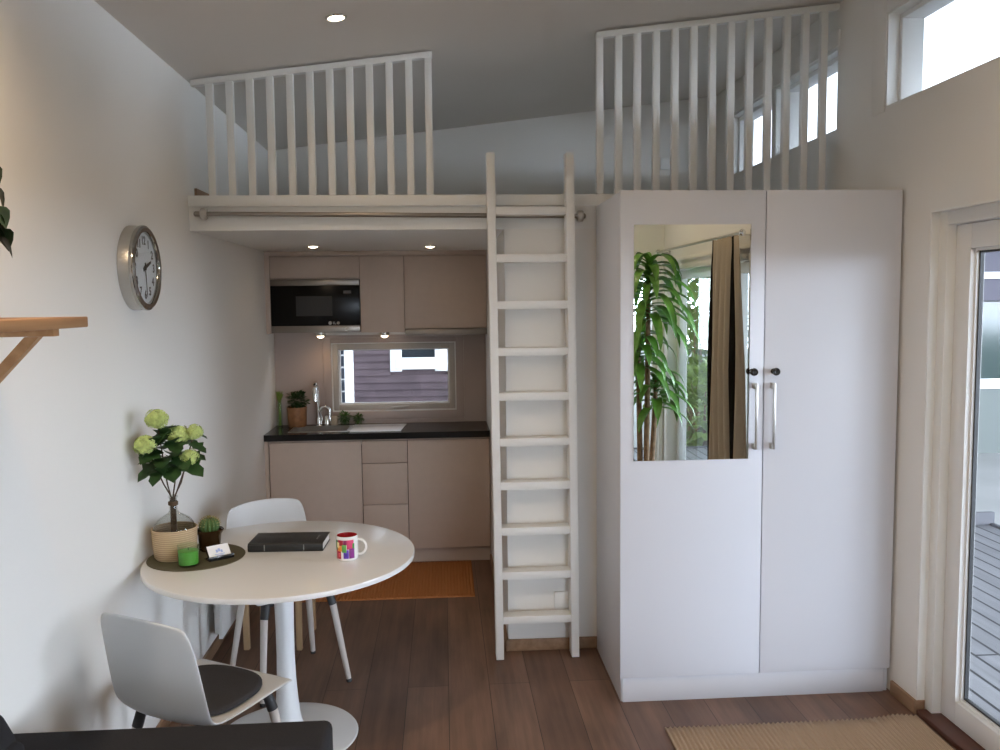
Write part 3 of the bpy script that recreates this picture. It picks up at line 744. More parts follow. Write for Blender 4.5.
C2 = (-.752, 3.968, 0); R2 = math.radians(-148)
chair('white shell chair with dark seat pad at the near side of the table', C1, R1)
chair('white shell chair tucked under the far side of the table', C2, R2)
# felt pad on the near chair
b = MB(); rows = []
for rr in (0, .4, .75, .93, 1.0):
    rows.append([(rr * .182 * math.copysign(abs(math.cos(a)) ** .8, math.cos(a)), .012 + rr * .172 * math.copysign(abs(math.sin(a)) ** .8, math.sin(a)), .0) for a in [2 * PI * k / 48 for k in range(48)]])
def seat_z(y): return .4550 + .002 * (y > .1) - .006 * (y < 0) * min(1, -y / .08) + (.014 * max(0, (-y - .09) / .07) if y < -.09 else 0)
top = [[(x, y, seat_z(y) + .016 - (.006 if i == 4 else 0)) for x, y, _ in r] for i, r in enumerate(rows)]
bot = [[(x, y, seat_z(y) + .001) for x, y, _ in rows[-1]]]
b.grid(top + bot, closed=True)
pd = b.build('seat_pad', M_PAD, None, sharp=70); pd.location = C1; pd.rotation_euler = (0, 0, R1)
tag(pd, 'round dark grey felt pad on the near white chair', 'seat pad')

# ------------------------------------------------------------------ stool behind the table, radiator
st = thing('wooden_stool', 'pale wooden stool on the floor behind the dining table', 'stool', (-.868, 4.43, 0), math.radians(-6))
MB().box(-.165, .165, -.165, .165, .425, .450, .006).build('seat', M_BIRCH, st)
for sx in (-1, 1):
    for sy in (-1, 1): MB().box(sx * .135 - .014, sx * .135 + .014, sy * .135 - .014, sy * .135 + .014, 0, .4252, .003).build('leg', M_BIRCH, st)
b = MB()
for sx in (-1, 1): b.box(sx * .135 - .009, sx * .135 + .009, -.121, .121, .355, .4248, .002)
for sy in (-1, 1): b.box(-.121, .121, sy * .135 - .009, sy * .135 + .009, .355, .4248, .002)
b.build('apron', M_BIRCH, st)
rd = thing('panel_radiator', 'white panel radiator low on the left wall behind the table', 'radiator', (-1.115, 4.17, .112)); B = (-1.115, 4.17, .112)
P_(MB().box(-1.118, -1.098, 4.17, 5.10, .112, .560, .004), 'panel', M_FRAME, rd, B)
b = MB()
for k in range(30): b.box(-1.140, -1.1185, 4.19 + k * .0305, 4.205 + k * .0305, .13, .545)
P_(b, 'convector', M_FRAME, rd, B)
for y in (4.30, 4.92): P_(MB().box(XL + .0005, -1.1405, y, y + .04, .2, .5), 'bracket', M_FRAME, rd, B)

# ------------------------------------------------------------------ things on the table
TZ = .7537
def disc(name, label, cat, x, y, r, h, m):
    return tag(MB().lathe([(0, 0), (r, 0), (r + .001, h / 2), (r, h), (0, h)], 64).build(name, m, None, (x, y, TZ)), label, cat)
disc('place_mat', 'round olive green place mat under the vase on the table', 'place mat', -.982, 3.392, .184, .004, mat('olive_felt', (.085, .072, .036), .9, bump=.4, bscale=200))
MZ = TZ + .0042
vs = thing('demijohn_vase', 'round clear glass bottle vase in a wicker basket on the place mat', 'vase', (-1.062, 3.388, MZ))
MB().lathe([(0, 0), (.070, 0), (.078, .010), (.083, .05), (.085, .10), (.087, .118), (.084, .121), (.081, .118), (.080, .05), (.072, .006), (0, .006)], 48).build('basket', M_WICKER, vs)
MB().lathe([(0, .009), (.066, .009), (.076, .03), (.078, .09), (.0785, .118), (.074, .136), (.060, .154), (.040, .167), (.022, .177), (.016, .190), (.0145, .235), (.018, .238), (.018, .246), (.013, .247), (.012, .190), (.019, .178), (.038, .165), (.058, .151), (.071, .135), (.0755, .118), (.075, .09), (.073, .03), (.064, .012), (0, .012)], 48).build('bottle', M_BOTTLE, vs)
MB().lathe([(.0152, .207), (.0185, .209), (.0185, .222), (.0152, .224)], 24).build('neck_cord', mat('brown_cord', (.12, .075, .04), .9), vs)
VX, VY, VZ = -1.062, 3.388, MZ
fl = thing('flower_branches', 'branches of lime green flower balls and dark leaves in the bottle vase', 'flowers', (VX, VY, VZ + .04)); B = (VX, VY, VZ + .04)
heads = [((-1.070, 3.262, 1.322), .045), ((-1.110, 3.245, 1.228), .043), ((-1.018, 3.33, 1.250), .048), ((-.958, 3.345, 1.258), .036), ((-.971, 3.31, 1.168), .038)]
b = MB()
for i, (c, r) in enumerate(heads):
    fx = VX + (i - 2) * .003
    b.tube([(VX - .01 * (i - 2) * .6, VY, VZ + .03), (VX + (i - 2) * .003, VY, VZ + .235), (fx + (c[0] - fx) * .35, VY + (c[1] - VY) * .3, VZ + .30), c], [.0028, .0028, .0028, .002], 8)
for k in range(3): b.tube([(VX - .012 + k * .01, VY, VZ + .015), (VX + (k - 1) * .006, VY, VZ + .235)], .0045, 8)
P_(b, 'stems', M_STEM, fl, B)
for c, r in heads:
    b = MB(); c = Vector(c)
    for k in range(90):
        zz = 1 - 2 * (k + .5) / 90; a = k * 2.39996; q = math.sqrt(1 - zz * zz)
        d = Vector((q * math.cos(a), q * math.sin(a), zz * .85))
        p = c + d * r * random.uniform(.68, .95)
        s1 = d.orthogonal().normalized(); s2 = d.cross(s1)
        for m_ in range(4):
            a2 = m_ * PI / 2 + k; e = s1 * math.cos(a2) + s2 * math.sin(a2); e2 = s1 * math.cos(a2 + PI / 2) + s2 * math.sin(a2 + PI / 2); L = r * .26
            b.grid([[p, p + e * L * .6 + e2 * L * .4 + d * L * .25], [p + e * L * .6 - e2 * L * .4 + d * L * .25, p + e * L * 1.1 + d * L * .15]])
    b.ball(c, r * .66, 2, (1, 1, .85))
    P_(b, 'flower_head', M_BLOOM, fl, B)
b = MB()
for (x, y, z), t, L in [((-1.075, 3.33, 1.145), (-.55, -.5, -.30), .115), ((-1.06, 3.31, 1.135), (-.25, -.8, -.40), .105), ((-1.045, 3.32, 1.150), (.30, -.8, -.30), .125), ((-1.02, 3.33, 1.145), (.80, -.4, -.22), .125), ((-1.005, 3.34, 1.165), (.9, -.3, .05), .10),
                        ((-1.07, 3.33, 1.195), (-.1, -.7, .25), .115), ((-1.05, 3.32, 1.185), (.4, -.7, .15), .12), ((-1.07, 3.32, 1.17), (-.75, -.4, -.05), .095), ((-1.06, 3.31, 1.235), (.2, -.5, .6), .09), ((-1.06, 3.30, 1.27), (.65, -.2, .35), .075),
                        ((-.975, 3.34, 1.215), (.8, -.2, -.3), .075), ((-.965, 3.35, 1.25), (.9, -.1, -.15), .06), ((-1.05, 3.36, 1.16), (.0, .6, -.3), .10), ((-1.095, 3.27, 1.235), (-.4, -.3, -.5), .075), ((-1.03, 3.33, 1.205), (.1, -.6, .4), .10), ((-1.04, 3.36, 1.20), (.5, .5, .2), .10),
                        ((-1.055, 3.31, 1.170), (.1, -.9, -.05), .115), ((-1.08, 3.29, 1.215), (.1, -.6, .5), .09), ((-1.01, 3.32, 1.180), (.35, -.6, -.3), .10), ((-1.03, 3.31, 1.225), (.3, -.6, -.1), .10), ((-1.08, 3.30, 1.20), (-.3, -.7, -.2), .10), ((-1.05, 3.30, 1.27), (-.1, -.6, -.2), .08)]:
    leaf(b, (x, y, z), t, L, 'maple')
lv = P_(b, 'leaves', M_LEAF, fl, B, 80)
cd = thing('candle_glass', 'green candle in a clear glass at the front of the place mat', 'candle', (-.978, 3.272, MZ))
MB().lathe([(0, 0), (.034, 0), (.0385, .004), (.040, .080), (.0375, .080), (.036, .008), (0, .008)], 36).build('glass', M_TUMBLER, cd)
MB().lathe([(0, .0085), (.0355, .0085), (.037, .058), (.030, .060), (0, .0595)], 36).build('wax', mat('green_wax', (.085, .30, .035), .4), cd)
MB().tube([(0, 0, .059), (.001, 0, .070)], .0012, 6).build('wick', mat('black_wick', (.01, .01, .01), .9), cd)
cc = thing('potted_cactus', 'small round cactus in a dark bronze glazed pot', 'cactus', (-.951, 3.475, MZ))
MB().lathe([(0, 0), (.036, 0), (.040, .004), (.042, .012), (.040, .018), (.042, .03), (.046, .065), (.054, .078), (.056, .083), (.053, .086), (.046, .082), (.042, .070), (0, .068)], 44).build('pot', mat('bronze_glaze', (.060, .032, .013), .18, metal=.4), cc)
MB().lathe([(0, .0685), (.043, .0685), (.0435, .074), (0, .075)], 32).build('soil', mat('dark_soil', (.02, .014, .01), .95), cc)
rows = []
for j in range(13):
    th = PI * (.12 + .88 * (1 - j / 12)); rr = []
    for k in range(60):
        a = 2 * PI * k / 60; q = .037 * (1 + .10 * math.cos(14 * a)) * math.sin(th)
        rr.append((q * math.cos(a), q * math.sin(a), .100 - .034 * math.cos(PI - th) * -1 * -1))
    rows.append(rr)
b = MB(); b.grid(rows, closed=True); cb_ = b.build('cactus', mat('cactus_green', (.06, .12, .028), .6), cc)
b = MB()
for k in range(14):
    for j in range(6):
        th = .15 + j * .26; a = 2 * PI * k / 14; d = Vector((math.sin(th) * math.cos(a), math.sin(th) * math.sin(a), math.cos(th)))
        p = Vector((0, 0, .100)) + Vector((d.x * .040, d.y * .040, d.z * .034))
        for m_ in range(3):
            e = (d + Vector((random.uniform(-.5, .5), random.uniform(-.5, .5), random.uniform(-.3, .5)))).normalized()
            b.tube([p, p + e * .009], [.0009, .0002], 4, False)
b.build('spines', mat('yellow_spine', (.45, .36, .14), .7), cb_)
hx, hy, ha = -.882, 3.352, math.radians(36)
ch = thing('card_holder', 'black card holder in front of the cactus pot', 'card holder', (hx, hy, MZ), ha)
ch_m = mat('black_acrylic', (.008, .008, .009), .2)
MB().box(-.050, .050, -.022, -.017, 0, .016, .001).box(-.050, .050, -.022, .030, 0, .004, .001).build('tray', ch_m, ch)
MB().hexa([(-.046, -.004, .003), (.046, -.004, .003), (.046, -.001, .003), (-.046, -.001, .003), (-.046, .032, .046), (.046, .032, .046), (.046, .035, .046), (-.046, .035, .046)]).build('back_rest', ch_m, ch)
cr = thing('business_card', 'white business card leaning in the black card holder', 'card', (hx, hy, MZ), ha)
n_ = Vector((0, -.769, .64))
def on_card(u, v, o=0.0):
    q = Vector((0, -.0112, .0050)) + Vector((u, 0, 0)) + Vector((0, .64, .769)) * v + n_ * o
    return (q.x, q.y, q.z)
b = MB(); b.hexa([on_card(-.043, 0), on_card(.043, 0), on_card(.043, .056), on_card(-.043, .056), on_card(-.043, 0, .0008), on_card(.043, 0, .0008), on_card(.043, .056, .0008), on_card(-.043, .056, .0008)])
b.build('card', mat('white_card', (.82, .83, .86), .5), cr)
b = MB()
for u0, v0, u1, v1 in ((-.012, .024, -.004, .036), (-.003, .027, .006, .040), (.007, .022, .014, .033), (-.020, .015, .020, .0175), (-.014, .010, .014, .012)):
    b.hexa([on_card(u0, v0, .0008), on_card(u1, v0, .0008), on_card(u1, v1, .0008), on_card(u0, v1, .0008), on_card(u0, v0, .0011), on_card(u1, v0, .0011), on_card(u1, v1, .0011), on_card(u0, v1, .0011)])
b.build('printed_emblem', mat('pale_blue_print', (.35, .45, .75), .6), cr)
# binder
bk = thing('black_binder', 'black covered book lying in the middle of the table', 'book', (-.640, 3.515, TZ), math.radians(-2.5))
b = MB(); b.box(-.150, .150, -.083, .083, 0, .0025, .001).box(-.150, .150, -.083, .083, .0315, .034, .001)
rows = []
for k in range(9):
    a = -PI / 2 - PI * k / 8; rows.append([(x, -.080 + .008 * math.cos(a), .017 - .0168 * math.sin(a) * -1) for x in (-.150, .150)])
b.grid(rows); b.box(-.150, .150, -.089, -.084, .004, .030, .002)
b.build('cover', mat('black_leatherette', (.010, .010, .010), .42, bump=.2, bscale=300), bk)
MB().box(-.146, .146, -.081, .079, .0026, .0314).build('pages', mat('paper_block', (.70, .69, .66), .9), bk)
b = MB()
for x in (-.085, .072): MB().box(x, x + .004, -.0896, -.0890, .004, .030).build('spine_band', mat('silver_foil', (.20, .20, .20), .4), bk)
for k in range(5): b.box(.112, .120 - .002 * (k % 2), -.028 + k * .013, -.018 + k * .013, .0340, .0343)
b.box(.1158, .1162, -.028, .034, .0340, .0342)
b.build('silver_lettering', mat('silver_foil', (.35, .35, .35), .4), bk)
# mug
mg = thing('patterned_mug', 'white mug with red inside and colourful printed patches', 'mug', (-.384, 3.308, TZ))
MB().lathe([(0, 0), (.036, 0), (.0405, .004), (.042, .012), (.042, .094), (.0405, .096), (.0388, .095), (.0385, .010), (0, .008)], 48).build('body', M_LACQ, mg)
MB().lathe([(.0386, .0955), (.0382, .094), (.0379, .012), (.034, .0095), (0, .0094)], 48).build('inside_glaze', mat('red_glaze', (.33, .010, .014), .25), mg)
pts = [(.040, -.004, .078)] + [(.044 + .030 * math.sin(PI * k / 10), -.006, .050 + .030 * math.cos(PI * k / 10)) for k in range(1, 10)] + [(.040, -.004, .022)]
MB().tube(pts, .0052, 12).build('handle', M_LACQ, mg)
pc = [((.42, .008, .04), -152, -118, .010, .045), ((.05, .20, .06), -168, -140, .045, .082), ((.80, .30, .05), -140, -112, .040, .062), ((.38, .010, .03), -138, -105, .062, .084), ((.12, .38, .08), -112, -88, .036, .066),
      ((.14, .04, .45), -104, -76, .012, .046), ((.62, .05, .16), -86, -48, .048, .084), ((.20, .02, .20), -74, -44, .012, .050), ((.25, .015, .10), -104, -86, .066, .084), ((.85, .70, .35), -146, -128, .054, .074),
      ((.75, .18, .30), -72, -54, .058, .074), ((.06, .03, .30), -96, -82, .020, .034), ((.70, .10, .14), -136, -122, .018, .034), ((.04, .24, .05), -56, -44, .050, .070)]
for col, a0, a1, z0, z1 in pc:
    rows = []
    for k in range(7):
        a = math.radians(a0 + (a1 - a0) * k / 6); R = .0423 + .00008 * (pc.index((col, a0, a1, z0, z1)) % 5)
        rows.append([(R * math.cos(a), R * math.sin(a), z0 + (z1 - z0) * j / 3) for j in range(4)])
    b = MB(); b.grid(rows); o = b.build('printed_patch', mat('print_%d' % pc.index((col, a0, a1, z0, z1)), col, .3), mg)
    solid(o, .0004, 0)

# ------------------------------------------------------------------ wall clock
CY, CZ, CR = 3.392, 1.886, .160
ck = thing('wall_clock', 'round chrome wall clock with white dial on the left wall', 'clock', (XL, CY, CZ))
MX = Matrix.Rotation(PI / 2, 4, 'Y')
MB().lathe([(0, .0005), (CR, .0005), (CR, .040), (CR - .001, .043), (0, .043)], 72, MX).build('case', M_STEEL, ck)
MB().lathe([(CR, .0405), (CR + .002, .048), (CR, .055), (CR - .008, .060), (CR - .022, .058), (CR - .026, .050), (CR - .026, .0435)], 72, MX).build('bezel', mat('dark_chrome', (.42, .41, .39), .12, metal=1), ck)
MB().lathe([(0, .0432), (CR - .0262, .0432), (CR - .0262, .0445), (0, .0445)], 64, MX).build('dial', mat('white_dial', (.80, .81, .86), .6), ck)
M_INK = mat('black_ink', (.008, .008, .008), .5)
for h in range(1, 13):
    a = PI / 2 - h * PI / 6
    cu = bpy.data.curves.new('numeral', 'FONT'); cu.body = str(h); cu.size = .044; cu.align_x = 'CENTER'; cu.align_y = 'CENTER'; cu.extrude = .0004; cu.offset = .0012
    to = bpy.data.objects.new('tmp', cu); COL.objects.link(to); bpy.context.view_layer.update()
    me = bpy.data.meshes.new_from_object(to.evaluated_get(bpy.context.evaluated_depsgraph_get()))
    bpy.data.objects.remove(to); bpy.data.curves.remove(cu)
    o = bpy.data.objects.new('numeral', me); me.materials.append(M_INK); COL.objects.link(o); o.parent = ck
    # text x runs towards +Y when seen from the room (from +X looking to -X)
    o.matrix_local = Matrix(((0, 0, 1, .0452), (1, 0, 0, math.cos(a) * .103), (0, 1, 0, math.sin(a) * .103), (0, 0, 0, 1)))
def hand(name, ang, L, wd, x):
    a = math.radians(90 - ang); c, s = math.cos(a), math.sin(a)
    def q(u, v, xx): return (xx, u * c - v * s, u * s + v * c)
    MB().hexa([q(-.02, -wd, x), q(L, -wd * .6, x), q(L, wd * .6, x), q(-.02, wd, x), q(-.02, -wd, x + .0012), q(L, -wd * .6, x + .0012), q(L, wd * .6, x + .0012), q(-.02, wd, x + .0012)]).build(name, M_INK, ck)
hand('hour_hand', 70, .072, .0075, .0465)
hand('minute_hand', 174, .105, .0028, .0480)
hand('second_hand', 178, .110, .0009, .0495)
MB().lathe([(0, .0446), (.008, .0446), (.008, .0515), (0, .0515)], 24, MX).build('hub', M_INK, ck)
MB().lathe([(0, .0535), (CR - .024, .0535), (CR - .024, .0542), (0, .0542)], 64, MX).build('glass', M_GLASS, ck)

# ------------------------------------------------------------------ wall shelf with ivy
sh = thing('wall_shelf', 'oak wall shelf with diagonal bracket high on the left wall', 'shelf', (XL, 1.75, 1.69)); B = (XL, 1.75, 1.69)
P_(MB().box(XL + .0005, -.908, 1.15, 2.282, 1.691, 1.7175, .003), 'shelf_board', M_OAK, sh, B)
for y in (2.135, 1.30):
    P_(MB().box(XL + .0005, -.925, y - .016, y + .016, 1.673, 1.6908, .002).box(XL + .0005, XL + .022, y - .016, y + .016, 1.45, 1.673, .002)
       .hexa([(XL + .0225, y - .0125, 1.472), (XL + .0225, y + .0125, 1.472), (XL + .0225, y + .0125, 1.503), (XL + .0225, y - .0125, 1.503),
              (-.962, y - .0125, 1.672), (-.962, y + .0125, 1.672), (-.995, y + .0125, 1.672), (-.995, y - .0125, 1.672)]), 'bracket', M_OAK, sh, B)
iv = thing('potted_ivy', 'dark green ivy in a small pot on the wall shelf', 'potted plant', (-1.050, 1.985, 1.7175))
MB().lathe([(0, 0), (.045, 0), (.06, .11), (.062, .12), (.056, .12), (.05, .1), (0, .098)], 36).build('pot', M_DPLAST, iv)
b = MB(); leaf_cloud(b, (-.02, .0, .225), .095, 200, .050, (.85, 1.0, 1.05), up=-1.0, shape='heart')
for p, t in (((.03, .075, .345), (.35, .2, -.9)), ((.035, .085, .300), (.3, .3, -.9)), ((.04, .075, .255), (.4, .1, -.8)), ((.04, .085, .205), (.3, .3, -.9)), ((.045, .07, .185), (.4, .2, -.6)), ((.03, .085, .24), (.3, .3, -.8))): leaf(b, p, t, .052, 'heart')
for k in range(9):
    a = k * .7; b.tube([(0, 0, .10), (.03 * math.cos(a), .03 * math.sin(a), .18), (.07 * math.cos(a), .07 * math.sin(a), .26)], .002, 6)
b.build('foliage', M_IVY, iv, sharp=80)

# ------------------------------------------------------------------ sofa along the left wall
SF = (XL + .43, 1.30, 0)
sf = thing('sofa', 'charcoal fabric sofa along the left wall', 'sofa', SF)
x0, x1, y0, y1 = XL + .012, -.312, .30, 2.262
P_(MB().box(x0, x1 - .02, y0 + .02, y1 - .02, .09, .27, .02), 'frame', M_SOFA, sf, SF)
for ya, yb in ((y1 - .165, y1), (y0, y0 + .165)): P_(MB().box(x0, x1, ya, yb, .085, .632, .022, 4), 'armrest', M_SOFA, sf, SF)
P_(MB().box(x0, x0 + .14, y0 + .167, y1 - .167, .27, .70, .03, 4), 'back', M_SOFA, sf, SF)
for ya, yb in ((y0 + .17, 1.277), (1.281, y1 - .17)):
    P_(MB().box(x0 + .145, x1 + .01, ya, yb, .272, .45, .035, 4), 'seat_cushion', M_SOFA, sf, SF)
def cush(xa, ya, yb):
    prof = [(.0, .455), (.10, .455), (.105, .50), (.09, .60), (.055, .71), (.03, .760), (.0, .775), (-.035, .765), (-.05, .70), (-.02, .55)]
    P_(MB().prism([(xa + a, z) for a, z in prof], 'Y', ya, yb, .014), 'back_cushion', M_SOFA, sf, SF)
cush(x0 + .055, y0 + .18, 1.270); cush(x0 + .055, 1.285, y1 - .170)
for xa in (x0 + .05, x1 - .09):
    for ya in (y0 + .06, y1 - .1): P_(MB().box(xa, xa + .04, ya, ya + .04, 0, .0852, .003), 'leg', M_DPLAST, sf, SF)

# ------------------------------------------------------------------ sockets
def socket(label, M, m=M_WHITE):
    t = thing('wall_socket', label, 'socket', M.translation, group='wall sockets'); t.matrix_world = M
    MB().box(-.041, .041, -.009, 0, -.041, .041, .003).build('plate', m, t)
    MB().lathe([(.022, 0), (.022, -.0005), (.020, .008), (0, .008)], 28, Matrix.Translation((0, -.009, 0)) @ Matrix.Rotation(PI / 2, 4, 'X') @ Matrix.Rotation(PI, 4, 'X')).build('well', m, t)
    return t
socket('white wall socket low on the short wall behind the ladder', Matrix.Translation((.575, YL + .0005, .255)))
socket('white wall socket on the loft end wall behind the taller railing', Matrix.Translation((1.60, YB - .0005, 2.70)))

# ------------------------------------------------------------------ behind the camera: curtain and tall house plant
CBX = 1.875
cr_ = thing('curtain_rod', 'black and steel curtain rod over the garden window', 'curtain rod', (CBX, .75, 2.155)); B = (CBX, .75, 2.155)
P_(MB().tube([(CBX, -.30, 2.155), (CBX, 1.775, 2.155)], .010, 14), 'rod', M_STEEL, cr_, B)
for y in (-.30, 1.775): P_(MB().ball((CBX, y + (.016 if y > 0 else -.016), 2.155), .022, 3), 'finial', M_CHROME, cr_, B)
for y in (-.22, 1.755): P_(MB().box(CBX - .004, XR - .0125, y - .008, y + .008, 2.138, 2.147, .001).box(XR - .014, XR - .0045, y - .015, y + .015, 2.11, 2.18), 'bracket', M_STEEL, cr_, B)
ct = thing('curtain', 'beige gathered curtain with a black edge band beside the terrace door', 'curtain', (CBX, 1.5, .03)); B = (CBX, 1.5, .03)
def drape(ya, yb, n0):
    rows = []
    for j in range(26):
        z = 2.140 - (2.140 - .03) * j / 25; f = j / 25; r = []
        n = max(6, int(90 * (yb - ya) / .5))
        for i in range(n + 1):
            v = i / n; y = ya + (yb - ya) * v
            y = 1.50 + (y - 1.50) * (1 + .25 * f) + .10 * f
            amp = .014 + .030 * min(1, f * 2.5)
            r.append((CBX + amp * math.sin(n0 + 2 * PI * (ya + (yb - ya) * v) / .100 + .5 * math.sin(5 * f)) * (1 if j > 1 else .8) - .012, y, z + .004 * math.sin(60 * y) * (j == 0)))
        rows.append(r)
    b = MB(); b.grid(rows); return b
M_CURT = mat('beige_linen', (.40, .335, .26), .95, spec=.1, bump=.3, bscale=400)
M_BAND = mat('black_linen', (.012, .011, .011), .95, spec=.1)
for nm, ya, yb, m in (('dark_band', 1.262, 1.285, M_BAND), ('fabric', 1.285, 1.610, M_CURT), ('dark_band', 1.610, 1.690, M_BAND), ('fabric', 1.690, 1.745, M_CURT)):
    o = P_(drape(ya, yb, 0), nm, m, ct, B, 80); solid(o, .002, 0)

DX, DY = 1.61, .30
dr_ = thing('dracaena', 'tall leafy house plant with bare canes reflected in the wardrobe mirror', 'potted plant', (DX, DY, 0))
MB().lathe([(0, 0), (.12, 0), (.13, .01), (.165, .30), (.168, .32), (.155, .32), (.15, .28), (0, .27)], 44).build('pot', mat('grey_planter', (.12, .12, .12), .6), dr_)
MB().lathe([(0, .272), (.149, .272), (.151, .285), (0, .29)], 32).build('soil', mat('dark_soil', (.02, .014, .01), .95), dr_)
def strap(b, p, az, L, wd, rise):
    """a long arching strap leaf"""
    rows = []; p = Vector(p); d = Vector((math.cos(az), math.sin(az), 0)); s = Vector((-math.sin(az), math.cos(az), 0))
    N = 9
    for k in range(N + 1):
        u = k / N; a = rise - (rise + 1.35) * u ** .9
        if k: p = p + (d * math.cos(a) + Vector((0, 0, math.sin(a)))) * (L / N)
        wv = wd * (1.0 - abs(2 * u - .75) ** 2 * .55) if u < .9 else wd * .35
        if k == N: wv = wd * .03
        if k == 0: wv = wd * .45
        n_ = Vector((0, 0, 1)).cross(s) ; nn = (d * -math.sin(a) + Vector((0, 0, math.cos(a))))
        rows.append([p - s * wv + nn * wv * .35, p, p + s * wv + nn * wv * .35])
    b.grid(rows)
def crown(cx, cy, z0, z1, n, L):
    b = MB()
    for k in range(n):
        u = k / n; strap(b, (cx, cy, z0 + (z1 - z0) * u), k * 2.39996 + random.uniform(-.3, .3), L * random.uniform(.75, 1.1) * (1 - .35 * u), .038 * random.uniform(.8, 1.15), .25 + 1.0 * u)
    return b
for cx, cy, z0, z1, top, n, L in ((.03, .01, .28, 1.62, 2.06, 50, .60), (-.035, -.05, .28, 1.22, 1.45, 30, .52), (.10, -.03, .28, .92, 1.12, 22, .45)):
    cane = MB().tube([(cx * .6, cy * .6, z0), (cx * .8, cy * .8, (z0 + z1) / 2), (cx, cy, z1), (cx, cy, top)], [.024, .022, .020, .008], 14).build('cane', M_BARK, dr_)
    crown(cx, cy, z1 - .05, top, n, L).build('leaves', M_DRAC, cane, sharp=80)
b = MB()
for k in range(16): strap(b, (random.uniform(-.08, .08), random.uniform(-.08, .08), .28), k * 2.4, random.uniform(.25, .38), .012, 1.25)
b.build('low_leaves', M_DRAC, dr_, sharp=80)

# ------------------------------------------------------------------ outside
struct(MB().box(-30, 40, -30, 40, -.60, -.45).build('ground', mat('pale_gravel_and_grass', (.42, .42, .41), .95, vary=.15, vscale=.6)))
struct(MB().box(XR + TH + .002, 4.25, -3.0, 6.35, -.075, -.045).build('deck', M_DECK))
struct(MB().box(XR + TH + .03, 4.29, 6.351, 6.39, -.45, .055, .004).box(4.251, 4.29, -3.0, 6.35, -.45, -.03, .004).box(XR + TH + .03, 4.25, -3.04, -3.001, -.45, -.03, .004).build('trim_3', mat('dark_grey_deck_edge', (.10, .10, .115), .7)), 'dark grey edge board of the terrace')

def siding(b, x0, x1, y, z0, z1, pitch, d=.034):
    n = int((z1 - z0) / pitch)
    for k in range(n):
        a = z0 + k * pitch
        b.hexa([(x0, y - d, a), (x1, y - d, a), (x1, y + .02, a), (x0, y + .02, a), (x0, y - .004, a + pitch), (x1, y - .004, a + pitch), (x1, y + .02, a + pitch), (x0, y + .02, a + pitch)])
NH = 11.0
nh = thing('neighbour_house', 'dusky purple-brown clapboard house with white trim outside the kitchen window', 'house', (1.5, NH, -.45)); B = (1.5, NH, -.45)
M_SIDE = mat('purple_brown_siding', (.085, .058, .066), .75, vary=.25, vscale=3)
M_HTRIM = mat('white_house_trim', (.84, .84, .83), .6)
P_(MB().box(-1.22, 4.0, NH + .021, 17, -.45, 3.05), 'wall', M_SIDE, nh, B)
b = MB(); siding(b, -1.14, -.672, NH, -.45, 3.0, .0907); siding(b, .060, 4.0, NH, -.45, 3.0, .0907); siding(b, -.672, .060, NH, -.45, .875, .0907)
P_(b, 'cladding', M_SIDE, nh, B)
P_(MB().box(-1.250, -1.135, NH - .035, NH + .10, -.45, 3.05, .003), 'corner_board', M_HTRIM, nh, B)
wn = P_(MB().box(-.672, -.525, NH - .040, NH + .02, .868, 2.35, .003).box(-.105, .058, NH - .040, NH + .02, .868, 2.35, .003).box(-.60, -.01, NH - .055, NH + .02, .895, 1.045, .003).box(-.525, -.105, NH - .040, NH + .02, 2.2, 2.35, .003), 'window_trim', M_HTRIM, nh, B)
P_(MB().box(-.525, -.105, NH - .002, NH + .02, 1.045, 2.2), 'pane', mat('dark_house_glass', (.010, .018, .025), .08), wn, B)
P_(MB().hexa([(-1.6, NH - .45, 3.05), (4.4, NH - .45, 3.05), (4.4, 17.4, 3.05), (-1.6, 17.4, 3.05), (-1.6, NH - .45, 3.12), (4.4, NH - .45, 3.12), (4.4, 17.4, 3.5), (-1.6, 17.4, 3.5)]), 'roof', mat('dark_roof_felt', (.05, .05, .055), .9), nh, B)
fn = thing('garden_fence', 'dark blue-grey slatted fence beyond the corner of the clapboard house', 'fence', (-3.6, 15, -.45)); B = (-3.6, 15, -.45)
b = MB()
for k in range(11): b.box(-6.0, -1.3, 15, 15.025, -.40 + k * .21, -.40 + k * .21 + .18, .004)
P_(b, 'slat_panel', mat('slate_fence', (.055, .065, .085), .8), fn, B)
for x in (-5.9, -4.4, -2.9, -1.45): P_(MB().box(x - .045, x + .045, 15.026, 15.116, -.45, 2.0, .004), 'post', mat('slate_fence', (.05, .06, .08), .8), fn, B)

gh = thing('garden_building', 'grey building with white fascia seen through the terrace door glass', 'house', (9, 11.4, -.45)); B = (9, 11.4, -.45)
GY = 11.4
P_(MB().box(4.75, 14, GY + .03, 17, -.45, 2.50), 'wall', mat('grey_green_render', (.16, .18, .17), .85), gh, B)
P_(MB().box(4.6, 14.4, GY - .55, 17.2, 2.44, 2.62).box(4.6, 14.4, GY - .30, GY - .2, 1.68, 2.44), 'eave', mat('slate_purple_paint', (.075, .07, .095), .7), gh, B)
P_(MB().box(4.6, 14.4, GY - .34, GY - .30, 1.97, 2.06, .004), 'fascia', M_HTRIM, gh, B)
w2 = P_(MB().box(5.0, 10.5, GY - .01, GY + .03, .46, .60, .004).box(5.0, 5.15, GY - .01, GY + .03, .60, 1.66).box(10.35, 10.5, GY - .01, GY + .03, .60, 1.66), 'window_trim', M_HTRIM, gh, B)
P_(MB().box(5.15, 10.35, GY + .0, GY + .029, .60, 1.66), 'pane', mat('greenish_house_glass', (.03, .055, .05), .1), w2, B)
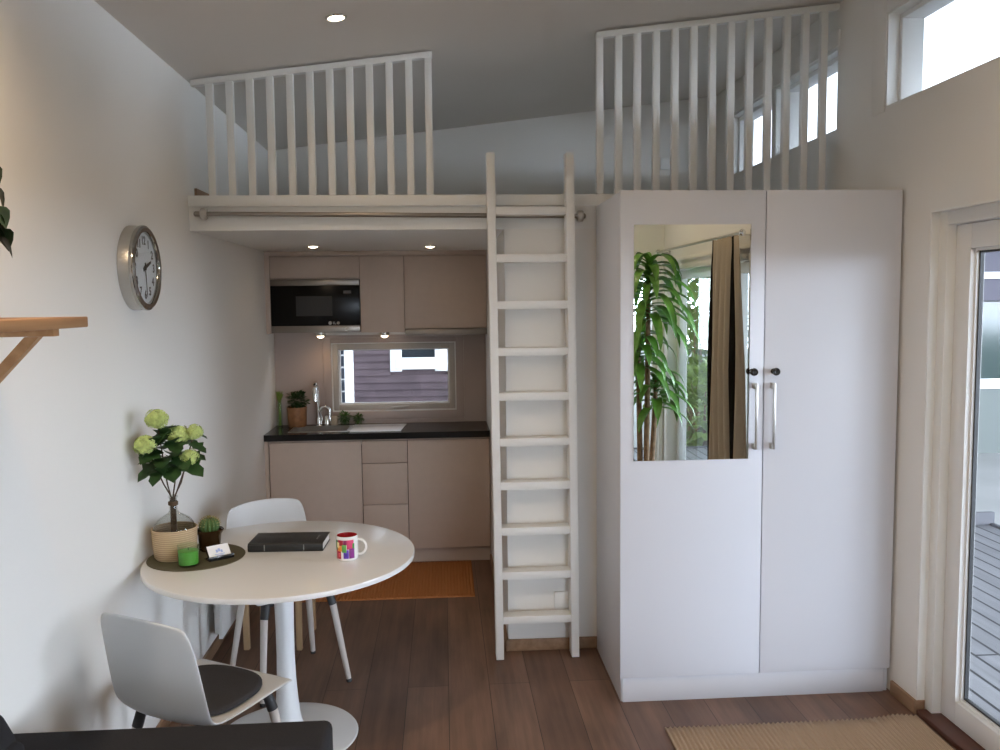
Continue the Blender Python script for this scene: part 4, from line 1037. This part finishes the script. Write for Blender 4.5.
def bush(label, x, y, r, h, n, m, cat='bush'):
    t = thing('garden_bush', label, cat, (x, y, -.45), group='garden bushes')
    b = MB()
    for k in range(7): 
        a = k * .9; b.tube([(0, 0, 0), (.25 * r * math.cos(a), .25 * r * math.sin(a), h * .4), (.6 * r * math.cos(a), .6 * r * math.sin(a), h * .8)], [.03, .02, .006], 7)
    b.build('stems', M_BARK, t)
    b = MB(); leaf_cloud(b, (0, 0, h * .55), r, n, .17, (1, 1, h * .5 / r), up=.2); b.build('foliage', m, t, sharp=80)
G1 = mat('bright_bush_leaf', (.24, .34, .07), .6, vary=.4, vscale=3); G2 = mat('blue_green_bush_leaf', (.11, .19, .085), .6, vary=.4, vscale=3)
bush('bright green bush in the garden beyond the terrace, reflected beside the curtain', 3.75, -5.6, .85, 2.7, 900, G1)
bush('tall blue-green bush at the back of the garden, reflected in the mirror', 4.6, -7.6, 1.3, 4.0, 1100, G2)
bush('low yellow-green bush at the end of the terrace, reflected in the mirror', 3.35, -3.75, .55, 1.35, 500, G1)

def added_shade_tree(label, x, y, h, canopies, n):  # added out-of-view trees; dense crowns keep skylight off the loft windows
    t = thing('added_shade_tree', label, 'tree', (x, y, -.45), group='added trees shading the loft windows')
    b = MB(); b.tube([(0, 0, 0), (.05, .03, h * .4), (-.05, .02, h * .75), (0, 0, h)], [.17, .13, .09, .03], 12)
    for (cx, cy, cz, r) in canopies: b.tube([(.0, .02, h * .45), (cx * .5, cy * .5, (h * .45 + cz) * .5 + .1), (cx, cy, cz)], [.07, .05, .02], 8)
    b.build('trunk', M_BARK, t)
    b = MB()
    for (cx, cy, cz, r) in canopies: leaf_cloud(b, (cx, cy, cz), r, n, .62, (1, 1, .62), up=-.1)
    b.build('foliage', G2, t, sharp=80)
added_shade_tree('tall leafy tree added opposite the glazed door to shade the loft windows', 6.4, 3.3, 5.2, [(0, 0, 5.4, 1.9), (-1.3, .6, 4.6, 1.5), (-.9, -1.2, 4.4, 1.6), (1.2, .4, 4.7, 1.6), (.2, 1.5, 4.6, 1.4)], 620)
added_shade_tree('tall leafy tree added at the garden end of the terrace to shade the loft windows', 6.3, -3.9, 5.4, [(0, 0, 5.6, 2.0), (-1.4, .8, 4.7, 1.6), (-1.0, -1.3, 4.4, 1.6), (1.3, .2, 4.8, 1.7), (.1, 1.8, 4.6, 1.5)], 620)
